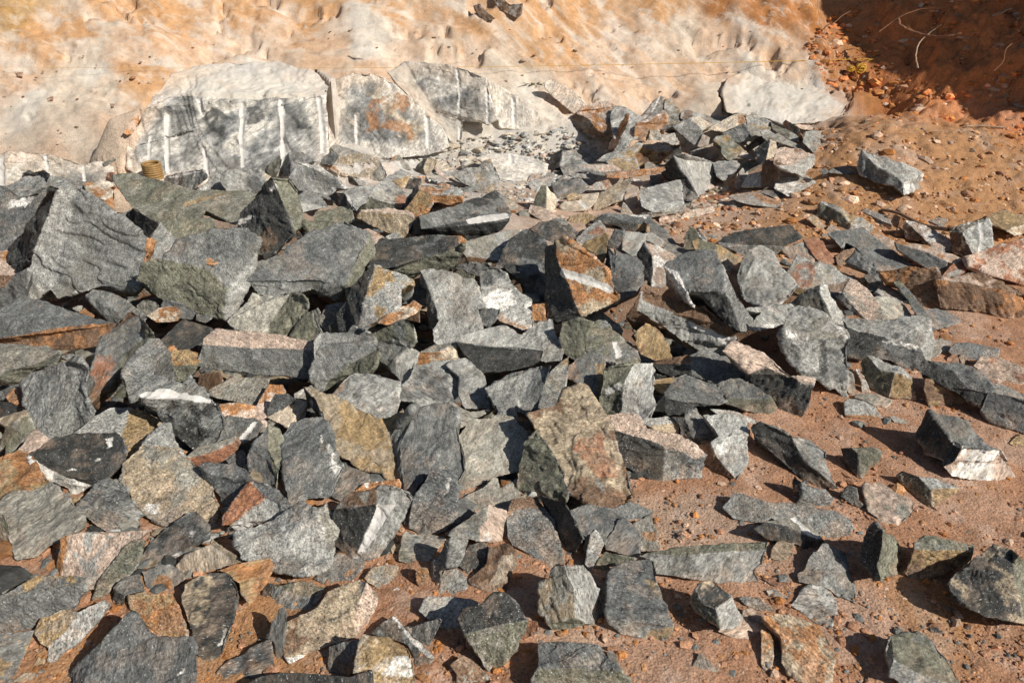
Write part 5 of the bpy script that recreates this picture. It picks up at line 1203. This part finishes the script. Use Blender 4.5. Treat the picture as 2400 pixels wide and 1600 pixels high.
    near_slope = sstep(560, 330, r.px[:, 1].mean()) * sstep(2050, 1600, r.px[:, 0].mean())
    m = near_slope * 0.55 * sstep(-0.15, 0.35, fbm(W * (3 / S), 4, 35)) * sstep(0.0, 0.7, N0[:, 2])
    C = C * (1 - m[:, None]) + m[:, None] * np.array([.52, .49, .45])
    wob = np.stack([fbm(W * (14 / S), 3, 61), fbm(W * (14 / S), 3, 62)], 1) * min(9.0, 0.05 * math.sqrt(r.area))
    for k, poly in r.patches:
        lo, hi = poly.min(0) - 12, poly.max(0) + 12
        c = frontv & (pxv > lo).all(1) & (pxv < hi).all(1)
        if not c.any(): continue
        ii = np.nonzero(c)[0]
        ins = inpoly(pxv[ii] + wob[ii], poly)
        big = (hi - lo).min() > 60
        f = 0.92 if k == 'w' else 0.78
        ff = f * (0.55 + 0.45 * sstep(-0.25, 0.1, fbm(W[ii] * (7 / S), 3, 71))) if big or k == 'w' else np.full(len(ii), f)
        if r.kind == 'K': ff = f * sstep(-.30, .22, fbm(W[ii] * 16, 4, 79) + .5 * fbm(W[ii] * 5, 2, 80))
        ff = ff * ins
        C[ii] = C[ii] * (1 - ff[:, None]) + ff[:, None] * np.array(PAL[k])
    # shape: broad undulation, splintered terraces along the grain, small chips
    a1 = fbm(W * (1.6 / S), 3, 3)
    Lm = np.stack([W @ M[0], W @ M[1], (W @ M[2]) * 0.3], 1)
    tq = fbm(Lm * (3.2 / S), 3, 13) * 4.0
    tr = np.floor(tq) + sstep(0.43, 0.57, tq - np.floor(tq))
    a3 = fbm(W * (11 / S), 4, 23, 0.6)
    t2 = fbm(Lm * (9 / S), 3, 15) * 3.0
    t2 = np.floor(t2) + sstep(0.40, 0.60, t2 - np.floor(t2))
    a4 = np.abs(fbm(W * (5.5 / S), 3, 43))
    amp = dict(B=1.0, R=1.0, S=0.6, s=1.1, K=0.8)[r.kind]
    N = N0
    disp = S * amp * (0.024 * a1 + (0.019 if r.kind != 'K' else 0.012) * tr + 0.0065 * t2 + 0.009 * a3 - 0.012 * a4)
    jit = np.stack([fbm(W * (7 / S), 3, 53), fbm(W * (7 / S), 3, 54), fbm(W * (7 / S), 3, 55)], 1)
    V = V + N * disp[:, None] + jit * (S * 0.010 * amp)
    # half-round bore grooves
    for k, (q, poly) in enumerate(r.parts):
        ii = np.nonzero(frontv & inpoly(pxv, poly))[0]
        if len(ii) == 0: continue
        d_ = np.full(len(ii), 1e9)
        for m_ in range(len(poly)):
            A_ = poly[m_]; e_ = poly[(m_ + 1) % len(poly)] - A_
            t_ = np.clip(((pxv[ii] - A_) @ e_) / max(1e-6, e_ @ e_), 0, 1)
            d_ = np.minimum(d_, np.linalg.norm(pxv[ii] - A_ - t_[:, None] * e_, axis=1))
        V[ii] -= N[ii] * (np.minimum(0.022, (0.9 if r.kind == 'K' else 0.3) * d_ * r.s / FPX))[:, None]
    # object origin under the rock
    loc = np.array([V[:, 0].mean(), V[:, 1].mean(), V[:, 2].min()])
    V = V - loc
    name, cat, grp = NAMES[r.kind]
    mat = M_BED if r.kind == 'K' else M_ROCK
    if r.kind == 'K' and r.facets[0][2][0] == 'u' and len(r.facets) == 1: mat = M_LEDGE
    # a face of another colour than the rest of the rock is a part of its own
    ar = np.array([abs((r.px[t[1]][0] - r.px[t[0]][0]) * (r.px[t[2]][1] - r.px[t[0]][1]) - (r.px[t[2]][0] - r.px[t[0]][0]) * (r.px[t[1]][1] - r.px[t[0]][1])) for t in r.tris])
    fa = np.bincount(r.tf, ar, len(r.facets))
    cls = [CLS[c[0]] for _, _, c in r.facets]
    tot_ = {q: sum(fa[k] for k in range(len(cls)) if cls[k] == q) for q in set(cls)}
    main_ = max(tot_, key=tot_.get)
    face_tri = np.full(len(T), -1)
    if r.kind != 's':
        for k in range(len(cls)):
            if cls[k] != main_ and fa[k] > 0.08 * fa.sum(): face_tri[F == k] = k
    part_tri = np.full(len(T), -1)
    cpx = pxv[T].mean(1)
    for k, (q, poly) in enumerate(r.parts):
        w3 = wob[T].mean(1) * 0.35
        part_tri[(fr > 0) & inpoly(cpx + w3, poly)] = k
    spk = np.full(len(V), float(g.uniform(.55, 1.15)))
    def sub(sel, nm):
        t = T[sel]; u, inv = np.unique(t.ravel(), return_inverse=True)
        me = mesh_from(nm, V[u], inv.reshape(-1, 3))
        set_col(me, C[u]); set_vec(me, fol[u] + off)
        at = me.attributes.new('speck', 'FLOAT', 'POINT'); at.data.foreach_set('value', spk[u].astype(np.float32))
        return me
    o = link(name, sub((part_tri < 0) & (face_tri < 0), name), mat, loc)
    for k in sorted(set(face_tri[face_tri >= 0])):
        q = (face_tri == k) & (part_tri < 0)
        if q.sum() > 3:
            nm = ('dusty_ledge' if r.kind == 'K' else cls[k] + '_face')  # flanks browned for shade are named by that colour too
            link(nm, sub(q, nm), M_LEDGE if r.kind == 'K' else mat, (0, 0, 0), o)
    for k in range(len(r.parts)):
        if (part_tri == k).sum() > 3:
            link('bore_mark', sub(part_tri == k, 'bore_mark'), M_DUST, (0, 0, 0), o)
    r.obj = o
    tag(o, None, cat, grp)
    return len(T)

tot = 0
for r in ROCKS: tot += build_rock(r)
print('ROCK TRIS', tot, 'rocks', len(ROCKS))

# labels: own look, then where it lies by a rock that is easy to find
LM = [r for r in ROCKS if r.land]
for r in ROCKS: r.cen = (r.px.min(0) + r.px.max(0)) / 2
seen = {}
for r in ROCKS:
    if r.kind == 'K': r.obj['label'] = r.desc; continue
    best = sorted((float(np.hypot(*(o.cen - r.cen))), o.id, o) for o in LM if o is not r)
    if r.land: lab = r.desc if len(r.desc.split()) >= 4 else None
    else: lab = None
    tries = []
    for d, _, o in best[:4]:
        dx, dy = r.cen - o.cen
        if abs(dy) > abs(dx) * 0.8: rel = 'behind' if dy < 0 else 'in front of'
        else: rel = 'on the sunny side of' if dx > 0 else 'on the shadow side of'
        tries.append(r.desc + (' ' if rel[0] != 'o' else ', ') + rel + ' ' + o.land)
    cand = ([lab] if lab else []) + tries
    for c in cand:
        n = len(c.replace(',', '').split())
        if c not in seen and n <= 16: break
    else: print('LABEL?', cand)
    seen[c] = 1
    r.obj['label'] = c
# ------------------------------------------------------------------ loose stones nobody could count
ICO_T = None
def ico():
    t = (1 + 5 ** .5) / 2
    V = np.array([(-1, t, 0), (1, t, 0), (-1, -t, 0), (1, -t, 0), (0, -1, t), (0, 1, t), (0, -1, -t), (0, 1, -t), (t, 0, -1), (t, 0, 1), (-t, 0, -1), (-t, 0, 1)], float)
    V /= np.linalg.norm(V[0])
    T = np.array([(0, 11, 5), (0, 5, 1), (0, 1, 7), (0, 7, 10), (0, 10, 11), (1, 5, 9), (5, 11, 4), (11, 10, 2), (10, 7, 6), (7, 1, 8), (3, 9, 4), (3, 4, 2), (3, 2, 6), (3, 6, 8), (3, 8, 9), (4, 9, 5), (2, 4, 11), (6, 2, 10), (8, 6, 7), (9, 8, 1)])
    return V, T

def ico2():
    V, T = ico()
    V, T, _, _ = refine(V, T, np.zeros(len(T), int), np.ones(len(T), int), 0.9)
    return V / np.linalg.norm(V, axis=1)[:, None], T

def scatter(name, pts, sizes, cols, mat, fine=False, flat=0.6, smooth=False):
    B, T = ico2() if fine else ico()
    n = len(pts); nb = len(B)
    g = np.random.default_rng(len(pts))
    q = g.normal(size=(n, 4)); q /= np.linalg.norm(q, axis=1)[:, None]
    w, x, y, z = q.T
    Rm = np.stack([1 - 2 * (y * y + z * z), 2 * (x * y - z * w), 2 * (x * z + y * w), 2 * (x * y + z * w), 1 - 2 * (x * x + z * z), 2 * (y * z - x * w),
                   2 * (x * z - y * w), 2 * (y * z + x * w), 1 - 2 * (x * x + y * y)], 1).reshape(n, 3, 3)
    sh = np.stack([g.uniform(.6, 1.25, n), g.uniform(.6, 1.1, n), g.uniform(.35, .9, n)], 1)
    L = B[None] * (1 + g.normal(0, .16, (n, nb, 1))) * sh[:, None, :]
    W = np.einsum('nij,nkj->nki', Rm, L) * np.array([1, 1, flat]) * sizes[:, None, None]
    V = (W + pts[:, None, :]).reshape(-1, 3)
    F = (T[None] + (np.arange(n) * nb)[:, None, None]).reshape(-1, 3)
    me = mesh_from(name, V, F, smooth)
    set_col(me, np.repeat(cols, nb, 0)); set_vec(me, V)
    return link(name, me, mat)

def on_ground(px):
    R = rays(px); t = terrain_hit(R)
    P = R * t[:, None]
    return np.stack([P[:, 0], P[:, 1], terrain(P[:, 0], P[:, 1]) - pit(P[:, 0], P[:, 1])], 1)

def rand_px(n, poly, g):
    poly = np.array(poly, float); lo, hi = poly.min(0), poly.max(0)
    out = []
    while sum(len(o) for o in out) < n:
        p = g.uniform(lo, hi, (n * 2, 2)); out.append(p[inpoly(p, poly)])
    return np.concatenate(out)[:n]

g = np.random.default_rng(21)
def pick(names, n, src, jit=.15):
    c = np.array([src[k] for k in names])[g.integers(0, len(names), n)]
    return c * np.exp(g.normal(0, jit, (n, 1)))
# gravel on the red floor, on the orange soil heap and below the dark bank
P1 = rand_px(9500, [(-40, 1640), (2440, 1640), (2440, 700), (1500, 700), (1400, 1100), (800, 1300), (-40, 1200)], g)
P2 = rand_px(3800, [(1850, 300), (2440, 290), (2440, 640), (1500, 600), (1560, 480), (1850, 420)], g)
P3 = rand_px(3600, [(1960, 20), (2440, -20), (2440, 300), (2000, 290), (1880, 120)], g)
pts = []; szs = []; cols = []
w = on_ground(P1); s = np.exp(g.normal(math.log(.0044), .60, len(w))); pts.append(w); szs.append(s); cols.append(pick('RRRMSDg', len(w), {**SOILC, 'g': PAL['g']}))
w = on_ground(P2); s = np.exp(g.normal(math.log(.0088), .65, len(w))); pts.append(w); szs.append(s); cols.append(pick('MMMRSDPS', len(w), SOILC, .25))
w = on_ground(P3); s = np.exp(g.normal(math.log(.011), .75, len(w))); pts.append(w); szs.append(s); cols.append(pick('BBDRDS', len(w), SOILC, .3))
S_ = np.minimum(np.concatenate(szs), 0.05)
P_ = np.concatenate(pts); P_[:, 2] += S_ * 0.2
o = scatter('gravel', P_, S_, np.concatenate(cols) * 1.15, M_SOIL)
tag(o, 'loose reddish gravel strewn over the soil', 'gravel', kind='stuff')
# rock chips: along the slope foot, between the boulders, in the shard patch
C1 = rand_px(1500, [(880, 360), (1050, 330), (1400, 290), (1480, 340), (1350, 400), (1300, 500), (1000, 430)], g)
C2 = rand_px(2800, [(-30, 430), (800, 420), (1300, 480), (1900, 560), (2300, 800), (1900, 900), (1450, 1150), (900, 1300), (300, 1400), (-30, 1400)], g)
C6 = rand_px(2600, [(-60, 480), (500, 460), (900, 470), (1250, 590), (1600, 640), (1850, 760), (1850, 880), (1600, 950), (1400, 1060), (900, 1120), (-60, 1120)], g)
C3 = rand_px(420, [(1520, 455), (1700, 430), (1760, 480), (1600, 510), (1500, 500)], g)
C4 = rand_px(520, [(-30, 395), (300, 395), (560, 420), (540, 450), (-30, 440)], g)
C5 = rand_px(260, [(-30, 150), (900, 60), (1800, 60), (1950, 240), (1300, 260), (900, 140), (300, 330), (-30, 380)], g)
pts = []; szs = []; cols = []
for Cc, sz, sp, nm in ((C1, .015, .55, 'zscupuswz'), (C2, .020, .5, 'ggbskmrt'), (C6, .045, .35, 'ggbkomnt'), (C3, .020, .5, 'pcptme'), (C4, .014, .5, 'zucgpe'), (C5, .009, .5, 'ntrpe')):
    w = on_ground(Cc); s = np.exp(g.normal(math.log(sz), sp, len(w)))
    pts.append(w); szs.append(s); cols.append(pick(nm, len(w), PAL))
S_ = np.minimum(np.concatenate(szs), 0.085); P_ = np.concatenate(pts); P_[:, 2] += S_ * 0.15
o = scatter('rubble', P_, S_, np.concatenate(cols), M_ROCK, fine=False, flat=0.45)
tag(o, 'small chips and splinters scattered between the rocks', 'rubble', kind='stuff')

# ------------------------------------------------------------------ tubes: rope, roots, branches, hose
def tube(P, rad, n=6, closed=False):
    P = np.array(P, float); m = len(P); rad = np.broadcast_to(np.asarray(rad, float), (m,))
    T = np.roll(P, -1, 0) - np.roll(P, 1, 0) if closed else np.gradient(P, axis=0)
    T /= np.maximum(1e-9, np.linalg.norm(T, axis=1))[:, None]
    up = np.array([0.13, 0.21, 0.97]); A = np.cross(T, up); A /= np.maximum(1e-6, np.linalg.norm(A, axis=1))[:, None]
    Bn = np.cross(A, T)
    an = np.linspace(0, 2 * math.pi, n, endpoint=False)
    V = (P[:, None] + rad[:, None, None] * (np.cos(an)[None, :, None] * A[:, None] + np.sin(an)[None, :, None] * Bn[:, None])).reshape(-1, 3)
    F = []
    for i in range(m if closed else m - 1):
        for k in range(n):
            a = i * n + k; b = i * n + (k + 1) % n; j = (i + 1) % m
            F.append((a, b, j * n + (k + 1) % n)); F.append((a, j * n + (k + 1) % n, j * n + k))
    return V, np.array(F)

def spline(P, k=8):
    P = np.array(P, float); Q = np.vstack([2 * P[0] - P[1], P, 2 * P[-1] - P[-2]]); out = []
    for i in range(1, len(Q) - 2):
        for t in np.linspace(0, 1, k, endpoint=False):
            a, b, c, d = Q[i - 1], Q[i], Q[i + 1], Q[i + 2]
            out.append(.5 * ((2 * b) + (-a + c) * t + (2 * a - 5 * b + 4 * c - d) * t * t + (-a + 3 * b - 3 * c + d) * t ** 3))
    out.append(P[-1]); return np.array(out)

def tube_obj(name, P, rad, mat, parent=None, n=6, closed=False):
    V, F = tube(P, rad, n, closed)
    loc = np.zeros(3) if parent else V.mean(0) * np.array([1, 1, 0]) + np.array([0, 0, V[:, 2].min()])
    return link(name, mesh_from(name, V - loc, F), mat, loc, parent)

def lifted(px, h=0.02, pull=0.0):
    P = on_ground(np.array(px, float)); P[:, 2] += h
    if pull:
        P = P + (np.array([0, 0, CAM_H]) - P) * pull
    return P

M_ROPE = plain_material('yellow_twine', (.62, .36, .05), .8, .2, 90)
M_ROOT = plain_material('root_bark', (.22, .10, .05), .85, .35, 60, .6)
M_TWIG = plain_material('dry_twig', (.46, .36, .25), .85, .3, 60, .5)
M_STICK = plain_material('weathered_stick', (.24, .15, .095), .8, .3, 50, .5)
M_HOSE = plain_material('orange_hose', (.34, .20, .07), .55, .25, 50, .2)
M_WEED = plain_material('weed_leaf', (.10, .13, .055), .7, .35, 50, .2)

ends = rays([(-80, 157), (2053, 138)])
pA = np.array([0, 0, CAM_H]) + ends[0] * 5.75; pB = np.array([0, 0, CAM_H]) + ends[1] * (terrain_hit(ends[1:])[0] - 0.02)
tt = np.linspace(0, 1, 80); line = pA[None] * (1 - tt[:, None]) + pB[None] * tt[:, None]; line[:, 2] -= 0.035 * np.sin(math.pi * tt)
o = tube_obj('rope', line, 0.0011 + 0.0020 * tt * tt, M_ROPE, n=6)
tag(o, 'thin yellow twine stretched taut across the pale slope', 'rope')

def skein():
    c = on_ground([(2003, 172)])[0]
    c = c + (np.array([0, 0, CAM_H]) - c) * 0.006
    root = bpy.data.objects.new('twine_skein', None); COL.objects.link(root); root.location = c
    tag(root, 'knotted yellow twine skein lying on dark soil by the gully', 'twine')
    k = 0
    for sx, rx, rz in ((-.042, .040, .026), (.040, .040, .034)):
        for j in range(12):
            a = np.linspace(0, 2 * math.pi, 18, endpoint=False)
            e = random.uniform(.2, 1.05); d = (j - 6) * .004
            P = np.stack([sx + rx * e * np.cos(a), np.full_like(a, d) + .008 * np.sin(2 * a + j), .035 + rz * e * np.sin(a) + .10 * (sx + rx * np.cos(a)) * (1 if sx > 0 else -.4)], 1)
            tube_obj('loop', P, .0042, M_ROPE, root, 6, True)
    P = spline([(.0, -.01, .03), (.06, -.02, .08), (.09, .0, .1), (.14, .02, .105)])
    tube_obj('loose_end', P, .0025, M_ROPE, root)
    P = spline([(-.01, -.02, .04), (-.005, -.03, .01), (.012, -.04, -.01)])
    tube_obj('loose_end', P, .0025, M_ROPE, root)
skein()

def hose():
    root = bpy.data.objects.new('hose_coil', None); COL.objects.link(root)
    R0 = rays([(362, 418)])[0]
    p = np.array([0, 0, CAM_H]) + R0 * HOSE_D
    root.location = p
    tag(root, 'short stack of orange hose rings standing by the drilled bedrock wall', 'hose')
    for j in range(7):
        a = np.linspace(0, 2 * math.pi, 28, endpoint=False)
        P = np.stack([.056 * np.cos(a), .056 * np.sin(a), np.full_like(a, .008 + j * .0155) + .002 * np.sin(a + j)], 1)
        tube_obj('ring', P, .0092, M_HOSE, root, 8, True)
BW = [r for r in ROCKS if r.kind == 'K' and r.desc.startswith('grey drilled')][0]
hb = 1e9
for q in ((345, 410), (362, 418), (380, 400), (362, 385)):
    ry = rays([q])[0]; L = np.linalg.norm(ry); h = BW.bvh.ray_cast(CAMV, Vector(ry / L))
    if h[3]: hb = min(hb, h[3] / L)
HOSE_D = min(hb, 5.6) - 0.09
hose()

def weed():
    c = on_ground([(1253, 196)])[0]
    root = bpy.data.objects.new('weed_plant', None); COL.objects.link(root); root.location = c
    tag(root, 'small scraggly green weed growing from the pale slope', 'plant')
    gg = np.random.default_rng(5)
    for j in range(34):
        a = gg.uniform(0, 2 * math.pi); r = gg.uniform(.0, .075); b = np.array([r * math.cos(a) * 1.3, r * math.sin(a) * .6, -.01])
        l = gg.uniform(.035, .085); d = np.array([math.cos(a) * .75, math.sin(a) * .5 - .2, gg.uniform(.4, 1.0)]); d /= np.linalg.norm(d)
        sd = np.cross(d, [0, 0, 1]); sd /= np.linalg.norm(sd); wd = gg.uniform(.004, .009)
        P = []; 
        for t in np.linspace(0, 1, 6):
            cc = b + d * l * t + np.array([0, 0, -.35 * l * t * t]); ww = wd * math.sin(math.pi * (0.12 + 0.86 * t))
            P += [cc - sd * ww, cc + np.array([0, -.0012, .0012]), cc + sd * ww]
        F = []
        for i in range(5):
            for k in range(2):
                q = i * 3 + k; F += [(q, q + 1, q + 4), (q, q + 4, q + 3)]
        link('leaf', mesh_from('leaf', np.array(P), np.array(F)), M_WEED, (0, 0, 0), root)
weed()

def px2(l): return [(800 * 2 + x / 2.936, y / 2.936) for x, y in l]
def strand(name, pts, r0, r1, mat, label, cat, lift=0.02, pull=0.0):
    P = lifted(px2(pts), lift, pull); P = spline(P, 10)
    jit = np.stack([fbm(P * 30, 2, 3), fbm(P * 30, 2, 4), fbm(P * 30, 2, 5)], 1) * r0 * .8
    o = tube_obj(name, P + jit, np.linspace(r0, r1, len(P)), mat, n=8)
    tag(o, label, cat)
    return o
strand('root', [(1465, 180), (1500, 235), (1580, 265), (1680, 292), (1800, 300), (1905, 285)], .013, .010, M_ROOT, 'thick bent brown root hanging out of the shaded bank', 'root', .05, .06)
strand('root', [(1340, 262), (1420, 205), (1520, 145), (1640, 110), (1840, 100)], .0055, .004, M_ROOT, 'thin reddish root running up the shaded bank', 'root', .05, .06)
o = strand('branch', [(1605, 525), (1590, 440), (1605, 370), (1635, 325), (1700, 270), (1765, 225)], .0055, .0045, M_TWIG, 'pale bare branch bent like an elbow on the shaded bank', 'branch', .06, .06)
strand('branch', [(2105, 162), (2170, 140), (2250, 105)], .0075, .005, M_TWIG, 'short pale stick high on the shaded bank', 'branch', .05, .05)
strand('root', [(1020, 205), (1090, 145), (1180, 90), (1265, 0)], .004, .003, M_ROOT, 'slender root at the edge of the bank shadow', 'root', .04, .03)
strand('root', [(2125, 540), (2190, 470), (2215, 380), (2330, 300)], .004, .003, M_ROOT, 'wispy root low on the shaded bank near the frame edge', 'root', .05, .05)
strand('stick', [(1940, 890), (2050, 885), (2210, 897)], .006, .005, M_TWIG, 'dry straight stick lying at the foot of the bank', 'stick', .02)
def stick():
    A = rays([(2066, 492), (2222, 541)]); t = terrain_hit(A)
    P = np.array([0, 0, CAM_H]) + A * (np.array([t[0] - .02, t[1] - .22]))[:, None]
    tq = np.linspace(0, 1, 14)[:, None]; L = P[0] * (1 - tq) + P[1] * tq
    L[:, 2] += .012 * np.sin(tq[:, 0] * 7)
    o = tube_obj('stick', L, np.linspace(.009, .012, 14), M_STICK, n=8)
    tag(o, 'long brown stick propped on pinkish blocks at the soil heap foot', 'stick')
stick()
